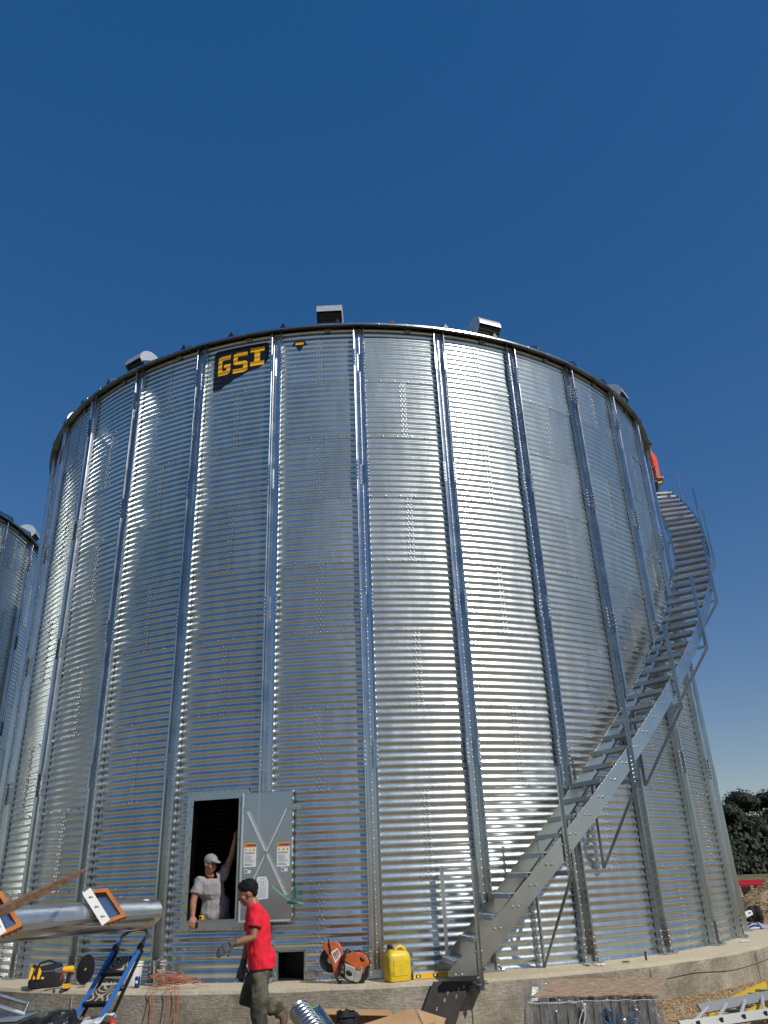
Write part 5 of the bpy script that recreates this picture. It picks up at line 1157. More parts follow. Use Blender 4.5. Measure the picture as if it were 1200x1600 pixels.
mo_ = grid_mesh('gravel_mound', 8.3, 21, -3.4, 12.5, .09, mound, GRAV, lambda x, y: mound(x, y) < gh(x, y) - .1 or math.hypot(x, y) < 8.3); tag(mo_, 'tall heap of tan gravel at the right edge beyond the foundation', 'gravel heap')
def pebbles():
    rnd = random.Random(2); mb = M(); cnt = 0
    def stone(p, s_):
        o = len(mb.v); sx, sy, sz = s_ * rnd.uniform(.7, 1.3), s_ * rnd.uniform(.7, 1.3), s_ * rnd.uniform(.5, .9); a = rnd.uniform(0, 3.14); ca, sa = math.cos(a), math.sin(a)
        for x, y, z in ((1, 0, 0), (.2, 1, .1), (-1, .1, 0), (-.1, -1, 0), (.1, .1, .9), (0, 0, -.8), (.7, .65, .35), (-.6, -.6, .4)):
            x, y = x * sx, y * sy; mb.v.append((p.x + x * ca - y * sa, p.y + x * sa + y * ca, p.z + z * sz))
        mi = rnd.choice((0, 0, 1, 1, 2, 3)); F = [(0, 6, 4), (6, 1, 4), (1, 2, 4), (2, 7, 4), (7, 3, 4), (3, 0, 4), (0, 3, 5), (3, 7, 5), (7, 2, 5), (2, 1, 5), (1, 6, 5), (6, 0, 5)]
        mb.f.extend(tuple(o + i for i in f) for f in F); mb.m.extend([mi] * len(F))
    for _ in range(15000):
        th = rnd.uniform(12, 62); r = 8.05 + abs(rnd.gauss(0, 1.9)); p = pol(th, r, 0); p.z = gh(p.x, p.y) + .004; stone(p, rnd.choice((.006, .008, .010, .012, .019)))
    for _ in range(9000):
        x, y = rnd.uniform(8.3, 15), rnd.uniform(-3, 8); z = mound(x, y)
        if z < gh(x, y) or math.hypot(x, y) < 8.3: continue
        stone(Vector((x, y, z + .006)), rnd.choice((.014, .02, .028, .045)))
    for _ in range(1200):
        x, y = rnd.uniform(-4, 2.2), rnd.uniform(-10, -8.05); stone(Vector((x, y, GZ + .01)), rnd.choice((.01, .015, .02)))
    cs = ((.40, .28, .14), (.30, .19, .09), (.50, .40, .26), (.22, .15, .09)); ms = [mat('pebble_%s' % n_, c, .9) for n_, c in zip(('tan', 'brown', 'pale', 'dark'), cs)]
    o = mb.build('gravel', ms); tag(o, 'loose tan gravel stones scattered over the bank and heap', 'gravel', None, 'stuff')
pebbles()

def far_right():
    # red wagon behind the heap
    t = thing('red_wagon', 'red steel farm wagon frame with wooden stakes behind the gravel heap', 'wagon', (12.2, 9.6, GZ)); y = 9.6
    a, b = aty(1128, 1381, y), aty(1215, 1379, y)
    mb = M(); mb.bar(a, b + XX * 2.2, .10, .13); mb.bar(a - UP * .09, b + XX * 2.2 - UP * .09, .06, .03); mb.build('side_rail', [REDP], t)
    mb = M(); mb.bar(a - UP * .65, b + XX * 2.2 - UP * .65, .10, .08); mb.bar(a + YY * 1.8, b + XX * 2.2 + YY * 1.8, .10, .13); mb.bar(a - UP * .65 + YY * 1.8, b + XX * 2.2 - UP * .65 + YY * 1.8, .1, .08); mb.build('chassis_rail', [REDP], t)
    for k in range(7): x = a.x + .10 + k * .42; mb = M(); mb.bar(Vector((x + .09, y, a.z - .66)), Vector((x, y, a.z - .06)), .09, .10, YY); mb.build('stake', [STAKE], t)
    for k in range(7): x = a.x + .10 + k * .42; mb = M(); mb.bar(Vector((x, y + 1.8, a.z - .66)), Vector((x, y + 1.8, a.z - .06)), .09, .10, YY); mb.build('stake', [STAKE], t)
    mb = M(); mb.box(((a.x + b.x) / 2 + 1.1, y + .9, a.z - .62), (b.x - a.x + 2.1, 1.8, .05)); mb.build('deck', [mat('dark_deck', (.02, .018, .016), .9)], t)
    mb = M(); mb.box(((a.x + b.x) / 2 + 1.1, y + 1.0, a.z - .32), (b.x - a.x + 1.6, 1.2, .5)); mb.build('load', [mat('dark_load', (.016, .014, .014), .9)], t)
    for xx in (.6, 2.6):
        for yy in (.1, 1.7): mb = M(); mb.tube([Vector((a.x + xx, y + yy - .1, GZ + .30)), Vector((a.x + xx, y + yy + .1, GZ + .30))], .30, 20); mb.build('wheel', [BLACKP], t, True, 30)
    # things dropped behind the foundation
    c = aty(1164, 1416, 1.6); c.x += .12; g_ = gh(c.x, c.y); mb = M(); rnd = random.Random(12)
    for k in range(7): mb.ell(Vector((c.x + rnd.uniform(-.12, .13), c.y + rnd.uniform(-.1, .1), g_ + .16 + rnd.uniform(-.05, .12))), (rnd.uniform(.09, .15), .12, rnd.uniform(.10, .18)), n=12)
    o = fuse(mb, 'black_duffel_bag', BLACKC, None, .018, 2, (.025, 8, 8)); tag(o, 'black and navy bag dumped against the gravel heap', 'bag')
    c = aty(1168, 1428, 1.2); t = thing('white_jug', 'white plastic container lying tilted below the black bag', 'container', tuple(c)); X = Vector((.92, .1, .32)).normalized(); Y = UP.cross(X).normalized(); Z = X.cross(Y)
    mb = M(); mb.box(c, (.20, .14, .11), (X, Y, Z)); o = mb.build('body', [WHT], t); mo = o.modifiers.new('b', 'BEVEL'); mo.width = .03; mo.segments = 3
    mb = M(); mb.box(c + X * .02 - Y * .072 + Z * .02, (.07, .004, .03), (X, Y, Z)); mb.build('label', [SIGB], t); mb = M(); mb.tube([c + X * .10, c + X * .125], .022, 10); mb.build('cap', [BLACKP], t, True)
    c = aty(1157, 1430, .9); mb = M()
    for k in range(6): mb.ell(c + Vector((.05 * math.sin(k) - .03, 0, -.02 + .055 * (k - 3))), (.07, .10, .05), n=10)
    o = fuse(mb, 'red_jacket', REDP, None, .014, 2, (.018, 9, 9)); tag(o, 'red jacket crumpled behind the right edge of the bin', 'jacket')
far_right()

def trees():
    LEAF = [mat('dark_leaf', (.018, .026, .010), .7), mat('mid_leaf', (.025, .034, .012), .7), mat('olive_leaf', (.042, .042, .018), .75)]; BARK = mat('bark', (.07, .05, .035), .9)
    def make(seed, h, w_, lab, loc):
        rnd = random.Random(seed); t = thing('broadleaf_tree', lab, 'tree', loc, 'trees at the far edge of the field')
        mb = M(); mb.tube([(0, 0, 0), (.1, 0, h * .25), (-.1, .1, h * .5), (0, 0, h * .8)], [.45, .36, .25, .08], 8)
        for k in range(6): a = rnd.uniform(0, 6.28); z = h * rnd.uniform(.2, .5); mb.tube([(0, 0, z), (math.cos(a) * w_ * .3, math.sin(a) * w_ * .3, z + h * .15), (math.cos(a) * w_ * .42, math.sin(a) * w_ * .42, z + h * .28)], [.16, .1, .04], 6)
        put('trunk', mb.mesh('trunk', [BARK], True), t, True)
        mb = M(); cl = []
        for k in range(46):
            a = rnd.uniform(0, 6.28); z = rnd.uniform(.06, .93); rr = w_ * .5 * math.sqrt(max(.03, 1 - ((z - .45) / .58) ** 2)) * rnd.uniform(.35, 1); cl.append((Vector((rr * math.cos(a), rr * math.sin(a), z * h)), rnd.uniform(.09, .17) * h, rnd.choice((0, 0, 1, 1, 2))))
        for c, r, mi in cl: mb.ell(c, (r * .82, r * .82, r * .74), n=10, mi=0)
        for c, r, mi in cl:
            for _ in range(300):
                d = Vector((rnd.gauss(0, 1), rnd.gauss(0, 1), rnd.gauss(0, 1))).normalized(); p = c + d * r * rnd.uniform(.65, 1.08); p.z = max(p.z, .3); s_ = rnd.uniform(.13, .30)
                n_ = (d + Vector((rnd.uniform(-.7, .7), rnd.uniform(-.7, .7), rnd.uniform(-.4, .9)))).normalized(); a = n_.orthogonal().normalized(); b = n_.cross(a)
                o = len(mb.v); mb.v += [tuple(p + a * s_), tuple(p + b * s_ * .7), tuple(p - a * s_), tuple(p - b * s_ * .7)]; mb.f.append((o, o + 1, o + 2, o + 3)); mb.m.append(mi if rnd.random() < .8 else 1)
        put('crown', mb.mesh('crown', LEAF), t, True); return t
    def cp(t, loc, rz, s_, lab):
        c = t.copy(); COL.objects.link(c); c.location = loc; c.rotation_euler.z = rz; c.scale = (s_, s_, s_ * .80); c['label'] = lab
        for ch in t.children: d = ch.copy(); COL.objects.link(d); d.parent = c
        return c
    A = make(1, 13.5, 11, 'dark round tree standing closest to the bin in the far wood', (61.5, 125, GZ)); B = make(2, 17, 13, 'tallest dark tree at the right edge beyond the field', (70.5, 128, GZ)); A.scale.z = .80; B.scale.z = .80
    cp(A, (66, 120, GZ), 1.2, .80, 'low bushy tree in front of the tallest tree beyond the field'); cp(B, (54, 130, GZ), 2.0, .72, 'dark tree mostly hidden behind the bin edge')
    cp(A, (78, 122, GZ), 2.6, 1.25, 'big dark tree just beyond the right edge of view'); cp(B, (86, 126, GZ), .7, 1.0, 'second dark tree beyond the right edge of view')
    # undergrowth in front of the trunks
    mb = M(); rnd = random.Random(9)
    for _ in range(9000):
        x = rnd.uniform(45, 90); y = 116 + rnd.gauss(0, 1.2); z = GZ + abs(rnd.gauss(0, 2.6)) + .1; s_ = rnd.uniform(.2, .45); n_ = Vector((rnd.uniform(-1, 1), -1, rnd.uniform(-.3, 1))).normalized(); a = n_.orthogonal().normalized(); b = n_.cross(a); p = Vector((x, y, z)); o = len(mb.v)
        mb.v += [tuple(p + a * s_), tuple(p + b * s_), tuple(p - a * s_), tuple(p - b * s_)]; mb.f.append((o, o + 1, o + 2, o + 3)); mb.m.append(rnd.choice((0, 0, 0, 1)))
    o = mb.build('undergrowth', LEAF); tag(o, 'dark undergrowth along the foot of the far wood', 'undergrowth', None, 'stuff')
trees()

# ================================================================== PEOPLE
def hand_mesh(mb, w, d, pn, side, curl=.5, s=1.0, spread=.22):
    """w wrist, d finger direction, pn palm normal, side +1/-1 puts the thumb on one side"""
    d = Vector(d).normalized(); pn = Vector(pn); pn = (pn - d * pn.dot(d)).normalized(); sx = d.cross(pn) * side
    w = Vector(w); c = w + d * .048 * s
    mb.loft([(w - d * .01, sx, pn, .026 * s, .019 * s), (w + d * .02 * s, sx, pn, .034 * s, .018 * s), (w + d * .06 * s, sx, pn, .041 * s, .016 * s), (w + d * .088 * s, sx, pn, .039 * s, .013 * s)])
    for k, (off, ln) in enumerate(((.030, .072), (.010, .080), (-.011, .074), (-.030, .058))):
        b = w + d * .082 * s + sx * off * s; a0 = curl * (.55 + .12 * k); fd = (d + sx * (off * spread * 6)).normalized(); pts = [b - d * .012]
        p = b; ang = 0
        for j, fr in enumerate((.44, .31, .25)):
            ang += a0 * (.8 if j == 0 else 1.0); dirv = (fd * math.cos(ang) + pn * math.sin(ang)).normalized(); p = p + dirv * ln * fr * s; pts.append(p)
        mb.tube(pts, [.0105 * s, .0098 * s, .0088 * s, .0072 * s], 10); mb.ell(pts[-1], (.0074 * s,) * 3, n=8)
    b = w + d * .026 * s + sx * .030 * s; td = (d * .72 + sx * .62 + pn * (.25 + .3 * curl)).normalized(); p1 = b + td * .034 * s; td2 = (td + d * .35 + pn * .3 * curl).normalized(); p2 = p1 + td2 * .030 * s
    mb.tube([b - td * .01, b, p1, p2], [.014 * s, .0135 * s, .0115 * s, .0088 * s], 10); mb.ell(p2, (.009 * s,) * 3, n=8)
def head_mesh(mb, c, F, U, s=1.0):
    F = Vector(F).normalized(); U = Vector(U); U = (U - F * U.dot(F)).normalized(); S = F.cross(U); A = (S, F, U)
    mb.ell(c + U * .022 * s - F * .008 * s, (.075 * s, .095 * s, .094 * s), A, 20)
    mb.ell(c - U * .030 * s + F * .018 * s, (.060 * s, .070 * s, .082 * s), A, 20)
    mb.ell(c - U * .082 * s + F * .052 * s, (.028 * s, .026 * s, .022 * s), A, 12)          # chin
    mb.ell(c - U * .002 * s + F * .070 * s, (.050 * s, .018 * s, .012 * s), A, 12)            # brow
    mb.tube([c + F * .082 * s + U * .0 * s, c + F * .100 * s - U * .030 * s, c + F * .098 * s - U * .038 * s], [.008 * s, .0135 * s, .012 * s], 10)
    mb.ell(c + F * .092 * s - U * .036 * s, (.018 * s, .014 * s, .010 * s), A, 10)
    mb.ell(c + F * .080 * s - U * .060 * s, (.024 * s, .014 * s, .008 * s), A, 10)
    for q in (-1, 1):
        mb.ell(c + S * q * .047 * s + F * .055 * s - U * .028 * s, (.020 * s, .022 * s, .020 * s), A, 10)
        mb.ell(c + S * q * .076 * s - F * .008 * s - U * .012 * s, (.008 * s, .018 * s, .030 * s), A, 10)
    return S, F, U
def face_parts(c, S, F, U, body, s=1.0):
    for q in (-1, 1):
        mb = M(); e = c + S * q * .030 * s + F * .076 * s - U * .010 * s; mb.ell(e - F * .003, (.0105 * s, .008 * s, .0048 * s), (S, F, U), 10); ey = mb.build('eye', [EYEW], body, True)
        mb = M(); mb.ell(e + F * .006 * s, (.006 * s, .006 * s, .006 * s), (S, F, U), 8); mb.build('pupil', [EYED], ey, True)
        mb = M(); mb.tube([c + S * q * .014 * s + F * .090 * s + U * .008 * s, c + S * q * .030 * s + F * .088 * s + U * .012 * s, c + S * q * .046 * s + F * .076 * s + U * .007 * s], .0042 * s, 6); mb.build('eyebrow', [HAIR], body, True)
    mb = M(); mb.tube([c - S * .021 * s + F * .080 * s - U * .063 * s, c + F * .094 * s - U * .061 * s, c + S * .021 * s + F * .080 * s - U * .063 * s], [.003 * s, .0055 * s, .003 * s], 8); mb.build('mouth', [LIP], body, True)

def red_man():
    yN, yF, yC = -9.60, -9.30, -9.45
    PX = lambda X, Y, y: aty(320 + X / 6.67, 1360 + Y / 6.67, y)
    hc = PX(448, 240, yC); F = Vector((-1, -.10, -.30)); U = Vector((-.28, 0, 1))
    nb = PX(505, 352, yC); shN, shF = PX(545, 425, yN), PX(520, 425, yF + .02); elN, wrN = PX(505, 700, yN - .07), PX(292, 762, yN - .12)
    elF, wrF = PX(440, 800, yF + .02), PX(398, 985, yF - .05)
    hipN, hipF = PX(585, 1050, yN + .07), PX(560, 1050, yF - .06); knN, knF = PX(560, 1420, yN + .02), PX(425, 1330, yF - .02)
    anN = Vector((knN.x + .03, yN + .05, GZ + .085)); anF = PX(795, 1455, yF)
    t = thing('person', 'person in a red T-shirt and dirty trousers striding left past the open door', 'person', (anN.x, yC, GZ))
    mb = M(); S, F2, U2 = head_mesh(mb, hc, F, U, 1.0)
    mb.loft([(hc - U2 * .06 - F2 * .025, S, F2, .050, .055), (nb + Vector((-.01, 0, .03)), S, F2, .054, .060), (nb - UP * .03, S, F2, .07, .07)])
    mb.loft([(nb - UP * .02, YY, XX, .06, .06), (nb + Vector((.02, 0, -.09)), YY, XX, .13, .06), (nb + Vector((.05, 0, -.35)), YY, XX, .10, .06), (Vector((hipN.x, yC, hipN.z)), YY, XX, .10, .07)])
    for sh, el, wr in ((shN, elN, wrN), (shF, elF, wrF)):
        limb(mb, [sh, sh * .5 + el * .5, el, el * .6 + wr * .4, wr], [.050, .046, .039, .038, .026], 1.0)
    for hp, kn, an in ((hipN, knN, anN), (hipF, knF, anF)): limb(mb, [hp, kn, kn * .6 + an * .4, an], [.070, .052, .050, .036])
    for wr, el, sd_, cv in ((wrN, elN, 1, .28), (wrF, elF, -1, .55)):
        dv = (wr - el).normalized(); dv = (dv + Vector((0, 0, -.30 if sd_ > 0 else -.1))).normalized(); hand_mesh(mb, wr, dv, Vector((0, .9, -.45)) if sd_ > 0 else Vector((0, -1, 0)), sd_, cv, .9)
    body = fuse(mb, 'body', SKIN, t, .0062, 3); face_parts(hc, S, F2, U2, body)
    # gloves
    for wr, el, sd_, cv in ((wrN, elN, 1, .28), (wrF, elF, -1, .55)):
        g_ = M(); dv0 = (wr - el).normalized(); dv = (dv0 + Vector((0, 0, -.30 if sd_ > 0 else -.1))).normalized(); hand_mesh(g_, wr, dv, Vector((0, .9, -.45)) if sd_ > 0 else Vector((0, -1, 0)), sd_, cv, 1.14)
        g_.tube([wr - dv0 * .045, wr, wr + dv * .03], [.036, .033, .036], 14); fuse(g_, 'glove', GLOVE, t, .0058, 2)
    # hair
    h = M(); h.ell(hc + U2 * .048 - F2 * .022, (.086, .102, .092), (S, F2, U2), 20); h.ell(hc + U2 * .090 + F2 * .012, (.072, .074, .044), (S, F2, U2), 16); h.ell(hc + U2 * .0 - F2 * .058, (.068, .046, .058), (S, F2, U2), 16)
    rnd = random.Random(3)
    for _ in range(90):
        a = rnd.uniform(-1.2, 1.2); b = rnd.uniform(-.7, 1.2); d = (U2 * math.cos(a) * max(.25, math.cos(b)) + F2 * math.sin(b) + S * math.sin(a)).normalized(); p = hc + U2 * .04 - F2 * .01 + d * .082; h.tube([p, p + (d * .5 + F2 * .7).normalized() * rnd.uniform(.016, .038)], [.010, .004], 6)
    fuse(h, 'hair', HAIR, t, .0062, 1, (.003, 40, 40))
    # T-shirt
    m = M(); X, Y = XX, YY
    hem = PX(590, 1025, yC); r0 = .135
    m.loft([(Vector((hem.x + .004, yC, hem.z)), Y, X, .190, .138), (Vector((hem.x + .004, yC, hem.z + .10)), Y, X, .186, .136), (PX(572, 780, yC), Y, X, .172, .122), (PX(560, 610, yC), Y, X, .178, .124), (PX(545, 480, yC), Y, X, .188, .115), (PX(535, 405, yC), Y, X, .165, .088), (PX(510, 352, yC), Y, X, .085, .066)])
    for sh, el, k in ((shN, elN, .64), (shF, elF, .6)):
        e = sh + (el - sh) * k; limb(m, [sh + Vector((0, (yC - sh.y) * .35, -.01)), sh, sh + (e - sh) * .5, e], [.070, .070, .070, .074], 1.0, ends=False); m.ell(sh, (.072, .062, .060), n=14)
    fuse(m, 'shirt', REDC, t, .0085, 4, (.018, 8, 6))
    cuff = M(); dv = (elN - shN).normalized(); e = shN + (elN - shN) * .64; X1, Y1, Z1 = ax3(dv); cuff.tube([e + (X1 * math.cos(q) + Y1 * math.sin(q)) * .052 for q in [k * .524 for k in range(13)]], .008, 6, cap=False); cuff.build('cuff_trim', [BLACKC], t, True)
    pr = M(); 
    o = PX(436, 560, yC - .03)
    # trousers
    tr = M(); pv = Vector((hipN.x, yC, hipN.z + .05)); tr.loft([(pv + UP * .08, Y, X, .145, .095), (pv, Y, X, .150, .100), (pv - UP * .10, Y, X, .155, .112)])
    limb(tr, [hipN - UP * .02, hipN * .5 + knN * .5, knN, knN * .5 + anN * .5, anN + UP * .03], [.092, .092, .076, .074, .070]); 
    e = anF + (knF - anF) * .08; limb(tr, [hipF - UP * .02, hipF * .5 + knF * .5, knF, knF * .5 + anF * .5, anF - (anF - knF) * .06], [.092, .096, .082, .070, .058])
    fuse(tr, 'trousers', OLIVE, t, .0085, 4, (.020, 9, 7))
    for an, fd, up_ in ((anN, Vector((-1, 0, 0)), UP), (anF + Vector((-.01, 0, -.03)), Vector((-.10, 0, -1)), Vector((-1, 0, -.05)))):
        b = M(); fd = fd.normalized(); sd_ = fd.cross(up_).normalized(); sole = an - up_.normalized() * .045
        b.ell(an + fd * .0, (.046, .046, .060), (sd_, fd, up_.normalized()), 14); b.ell(sole + fd * .06, (.044, .125, .040), (sd_, fd, up_.normalized()), 16); b.ell(sole + fd * .12 - up_.normalized() * .004, (.046, .060, .034), (sd_, fd, up_.normalized()), 14)
        fuse(b, 'boot', BOOT, t, .0085, 2)
red_man()

def door_man():
    y = -6.86
    A = lambda u, v, yy=y: aty(u, v, yy)
    hc = A(329, 1350, -6.98); F = Vector((.80, -.60, -.16)); U = Vector((.10, -.08, 1)); nb = A(328, 1369, -6.93)
    shL, elL, wrL = A(311, 1377, -6.98), A(302, 1409, -7.02), A(301, 1431, -7.04); shR, elR, wrR = A(349, 1367, -6.84), A(362, 1338, -6.90), A(367, 1313, -6.98)
    pel = Vector((A(344, 1440, -6.72).x, -6.70, .42)); bel = A(336, 1416, -6.82)
    t = thing('person', 'person in a grey cap and grey T-shirt leaning out of the open bin door', 'person', (pel.x, -6.65, .02))
    mb = M(); S, F2, U2 = head_mesh(mb, hc, F, U, .98)
    BX = Vector((.93, .30, 0)).normalized(); BY = Vector((-.30, .93, 0)).normalized()
    mb.loft([(hc - U2 * .06 - F2 * .02, S, F2, .052, .056), (nb, S, F2, .058, .060), (nb - UP * .05, BX, BY, .09, .07)])
    mb.loft([(nb - UP * .03, BX, BY, .09, .05), (nb + Vector((.025, .03, -.12)), BX, BY, .10, .045), (nb + Vector((.05, .05, -.26)), BX, BY, .08, .045), (bel + Vector((.01, .03, .02)), BX, BY, .08, .05), (pel, BX, BY, .12, .08)])
    limb(mb, [shL, (shL + elL) / 2, elL, elL * .6 + wrL * .4, wrL], [.052, .049, .042, .040, .028]); limb(mb, [shR, (shR + elR) / 2, elR, elR * .6 + wrR * .4, wrR], [.052, .048, .041, .038, .027])
    for s_ in (-1, 1):
        hp = pel + BX * .09 * s_; kn = hp + Vector((.0, -.05, -.0)); kn.z = .24; an = hp + Vector((0, .02, 0)); an.z = .06; limb(mb, [hp, kn, an], [.085, .058, .04])
    sill = DP(.05, .70, .045)
    hand_mesh(mb, wrL, Vector((.02, -.30, -1)), Vector((-.1, .95, -.2)), 1, .50, 1.02); hand_mesh(mb, wrR, Vector((.15, -.15, 1)), Vector((.8, -.5, 0)), 1, .6, .95)
    body = fuse(mb, 'body', SKIN2, t, .0064, 3); face_parts(hc, S, F2, U2, body, .98)
    m = M(); m.loft([(Vector((pel.x, pel.y, .50)), BX, BY, .20, .135), (bel + Vector((0, 0, -.08)), BX, BY, .195, .140), (bel + Vector((.0, 0, .08)), BX, BY, .185, .130), (nb + Vector((.03, .04, -.22)), BX, BY, .175, .118), (nb + Vector((.015, .02, -.10)), BX, BY, .165, .098), (nb + Vector((0, .01, -.035)), BX, BY, .10, .075)])
    e = shL + (elL - shL) * .62; limb(m, [shL + Vector((.06, .04, -.01)), shL, (shL + e) / 2, e], [.07, .070, .070, .076], ends=False); m.ell(shL, (.073, .066, .062), n=14)
    e = shR + (elR - shR) * .45; limb(m, [shR + Vector((-.06, 0, -.04)), shR, (shR + e) / 2, e], [.085, .074, .068, .066], ends=False)
    fuse(m, 'shirt', GREYC, t, .0085, 4, (.016, 8, 4))
    tr = M(); tr.loft([(pel + UP * .10, BX, BY, .17, .12), (pel - UP * .06, BX, BY, .165, .12)])
    for s_ in (-1, 1): hp = pel + BX * .085 * s_; k = Vector((hp.x, hp.y - .05, .24)); a = Vector((hp.x, hp.y + .02, .09)); limb(tr, [hp, k, a], [.09, .074, .066])
    fuse(tr, 'trousers', JEANS, t, .01, 3)
    for s_ in (-1, 1):
        b = M(); c = pel + BX * .085 * s_; b.ell(Vector((c.x, c.y - .05, .045)), (.045, .13, .034), n=14); fuse(b, 'boot', BOOT, t, .01, 1)
    cp_ = M(); cc = hc + U2 * .040 - F2 * .004; cp_.ell(cc + U2 * .006, (.084, .102, .082), (S, F2, U2), 22)
    cp_.loft([(cc + F2 * .070 + U2 * .012, S, U2, .066, .010), (cc + F2 * .120 + U2 * .004, S, U2, .062, .008), (cc + F2 * .160 - U2 * .008, S, U2, .040, .006)])
    for v in range(0): pass
    # trim the lower half of the crown of the cap by flattening it onto the head
    cap = fuse(cp_, 'cap', CAPC, t, .0062, 2)
    bm = bmesh_cut(cap, cc - U2 * .022 + F2 * .0, U2)
    bt = M(); bt.ell(cc + U2 * .088, (.008, .008, .005), (S, F2, U2), 8); bt.build('cap_button', [CAPC], cap, True)
    # tape measure on the sill
    p = DP(.205, DOOR_H[2] + .024, -.01); tm = thing('tape_measure', 'yellow tape measure lying on the door sill beside the person in the grey cap', 'tape measure', tuple(p))
    mb = M(); mb.box(p + UP * .026, (.058, .034, .052), (DX, DN, UP)); o = mb.build('case', [YELT], tm); mo = o.modifiers.new('b', 'BEVEL'); mo.width = .012; mo.segments = 3
    mb = M(); mb.box(p + UP * .028 + DN * .018, (.030, .004, .028), (DX, DN, UP)); mb.build('side_label', [BLACKP], tm); mb = M(); mb.box(p + UP * .008 + DX * .045, (.05, .018, .003), (DX, DN, UP)); mb.build('blade', [SIGY], tm)
def bmesh_cut(ob, p, n):
    import bmesh
    bm = bmesh.new(); bm.from_mesh(ob.data); bmesh.ops.bisect_plane(bm, geom=bm.verts[:] + bm.edges[:] + bm.faces[:], plane_co=p, plane_no=n, clear_inner=True); bm.to_mesh(ob.data); bm.free(); ob.data.update()
door_man()

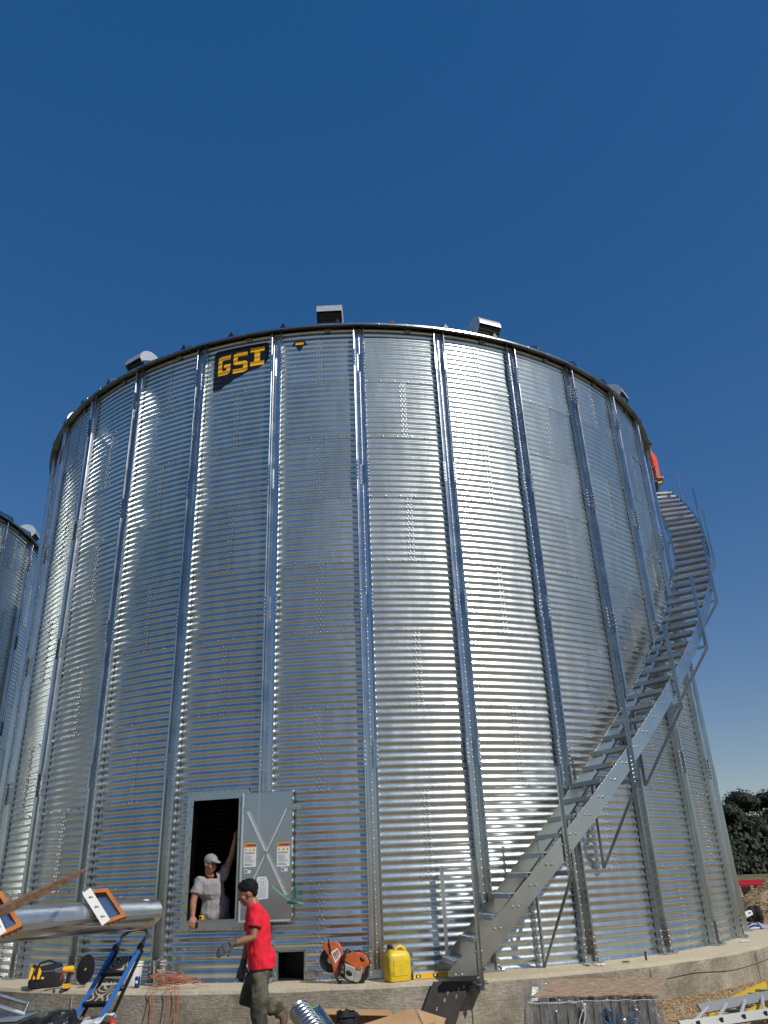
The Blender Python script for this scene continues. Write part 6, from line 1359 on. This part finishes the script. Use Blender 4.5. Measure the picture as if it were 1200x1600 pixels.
def stair_man():
    y0 = -.62; A = lambda u, v, dy=0: aty(u + 3.5, v + 1, y0 + dy)
    ft = 9.59
    hip = A(1020, 752); nb = A(1011.5, 707); hc = A(1009.5, 697); sh1, sh2 = A(1014.5, 712, -.16), A(1009, 711, .18); hp1, hp2 = A(1022, 756, -.08), A(1018, 756, .1)
    kn1, kn2 = A(1024.5, 771, -.06), A(1021, 773, .1); an1, an2 = A(1026.5, 785, -.05), A(1025, 787, .12)
    el = A(1021, 734, -.22); wr = A(1022.5, 745, -.24); el2 = A(1008, 722, .3); wr2 = A(1004, 712, .35)
    t = thing('person', 'person in an orange shirt and jeans standing high on the stairs by the roof edge', 'person', tuple((an1 + an2) / 2))
    F = Vector((-.7, .6, 0)); mb = M(); S, F2, U2 = head_mesh(mb, hc, F, UP, 1.0)
    X = F.normalized(); Y = UP.cross(X)
    mb.loft([(hc - UP * .07, S, F2, .05, .055), (nb, S, F2, .06, .06)]); mb.loft([(nb, Y, X, .09, .07), (nb - UP * .12, Y, X, .17, .10), (hip + UP * .1, Y, X, .14, .10), (hip, Y, X, .14, .10)])
    limb(mb, [sh1, (sh1 + el) / 2, el, wr], [.05, .046, .04, .028]); limb(mb, [sh2, (sh2 + el2) / 2, el2, wr2], [.05, .046, .04, .028])
    for a, b, c in ((hp1, kn1, an1), (hp2, kn2, an2)): limb(mb, [a, b, c], [.08, .055, .038])
    hand_mesh(mb, wr, Vector((.6, -.2, -.75)), Vector((.5, .8, 0)), 1, 1.0); hand_mesh(mb, wr2, Vector((-.4, .1, 1)), Vector((-1, 0, 0)), -1, .6)
    body = fuse(mb, 'body', SKIN, t, .008, 2); face_parts(hc, S, F2, U2, body)
    m = M(); m.loft([(hip + UP * .02, Y, X, .185, .145), (hip * .6 + nb * .4, Y, X, .185, .15), (nb - UP * .16, Y, X, .195, .145), (nb - UP * .06, Y, X, .16, .10), (nb, Y, X, .08, .07)])
    for s_, e in ((sh1, el), (sh2, el2)): limb(m, [s_, s_ + (e - s_) * .35, s_ + (e - s_) * .75], [.074, .07, .066])
    fuse(m, 'shirt', ORC, t, .01, 3, (.014, 6, 5))
    tr = M(); tr.loft([(hip + UP * .06, Y, X, .165, .12), (hip - UP * .08, Y, X, .165, .125)])
    for a, b, c in ((hp1, kn1, an1), (hp2, kn2, an2)): limb(tr, [a, (a + b) / 2, b, (b + c) / 2, c], [.095, .085, .072, .064, .06])
    fuse(tr, 'jeans', JEANS, t, .01, 3, (.009, 8, 8))
    bl = M(); bl.loft([(hip + UP * .055, Y, X, .172, .128), (hip + UP * .0, Y, X, .174, .130)]); bl.box(hip + Vector((.10, -.13, -.04)), (.09, .08, .14)); bl.build('tool_belt', [BLACKC], t, True, 30)
    for an in (an1, an2):
        b = M(); b.ell(an - UP * .03 + X * .05, (.045, .12, .05), (Y, X, UP), 14); b.ell(an, (.05, .05, .06), n=12); fuse(b, 'boot', BOOT, t, .01, 1)
    h = M(); h.ell(hc + UP * .035 - X * .01, (.082, .10, .085), (Y, X, UP), 16); fuse(h, 'hair', HAIR, t, .01, 1)
    d = thing('impact_driver', 'orange impact driver with a long dark bit held by the person on the stairs', 'power tool', tuple(wr + Vector((.05, -.02, -.08))))
    g0 = wr + Vector((.055, -.02, -.085)); ux = Vector((.97, -.1, .12)).normalized()
    mb = M(); mb.tube([g0 - ux * .06 + UP * .05, g0 - ux * .05 + UP * .05, g0 + ux * .06 + UP * .055, g0 + ux * .09 + UP * .055], [.02, .034, .034, .02], 12); mb.build('housing', [ORG], d, True)
    mb = M(); mb.tube([g0 + ux * .09 + UP * .055, g0 + ux * .125 + UP * .057], .014, 8); mb.build('chuck', [WHT], d, True); mb = M(); mb.tube([g0 + ux * .12 + UP * .057, g0 + ux * .22 + UP * .06], .008, 8); mb.build('bit', [BLACKP], d, True)
    mb = M(); mb.tube([g0 + UP * .04, g0 - UP * .05 - ux * .01], .020, 10); mb.build('grip', [BLACKP], d, True); mb = M(); mb.box(g0 - UP * .075 - ux * .005, (.11, .06, .045), (ux, UP.cross(ux).normalized(), UP)); mb.build('battery', [YELT], d)
stair_man()

def green_strap():
    p = DQ(DW * 0 + .0, 0, 0); c = DQ(.60, .905, .03)
    LW_ = (pol(-7.27, RB + .12, 0) - pol(-12.72, RB + .09, 0)).length
    t = thing('tie_strap', 'green ratchet strap tied round the open door leaf and the wall stiffener', 'strap', tuple(DQ(LW_, .92, .03)))
    mb = M(); mb.bar(DQ(.45, 1.07, .022), DQ(LW_ - .02, .90, .03), .024, .006, DLN)
    mb.bar(DQ(LW_ - .02, .90, .035), DQ(LW_ + .17, .86, .05), .022, .006, DLN); mb.bar(DQ(LW_ + .0, .93, .02), DQ(LW_ + .02, .86, .03), .05, .03, DLN); mb.build('webbing', [STR], t)
    mb = M(); mb.tube([DQ(LW_ + .03, .90, .04), DQ(LW_ + .04, 1.02, .05), DQ(LW_ + .08, 1.04, .05), DQ(LW_ + .075, .93, .05), DQ(LW_ + .05, .88, .05)], .014, 8); mb.tube([DQ(LW_ - .04, .88, .04), DQ(LW_ + .02, .89, .06), DQ(LW_ + .09, .87, .06)], .02, 8); mb.build('ratchet', [mat('dark_green_metal', (.05, .16, .10), .5)], t, True)
green_strap()
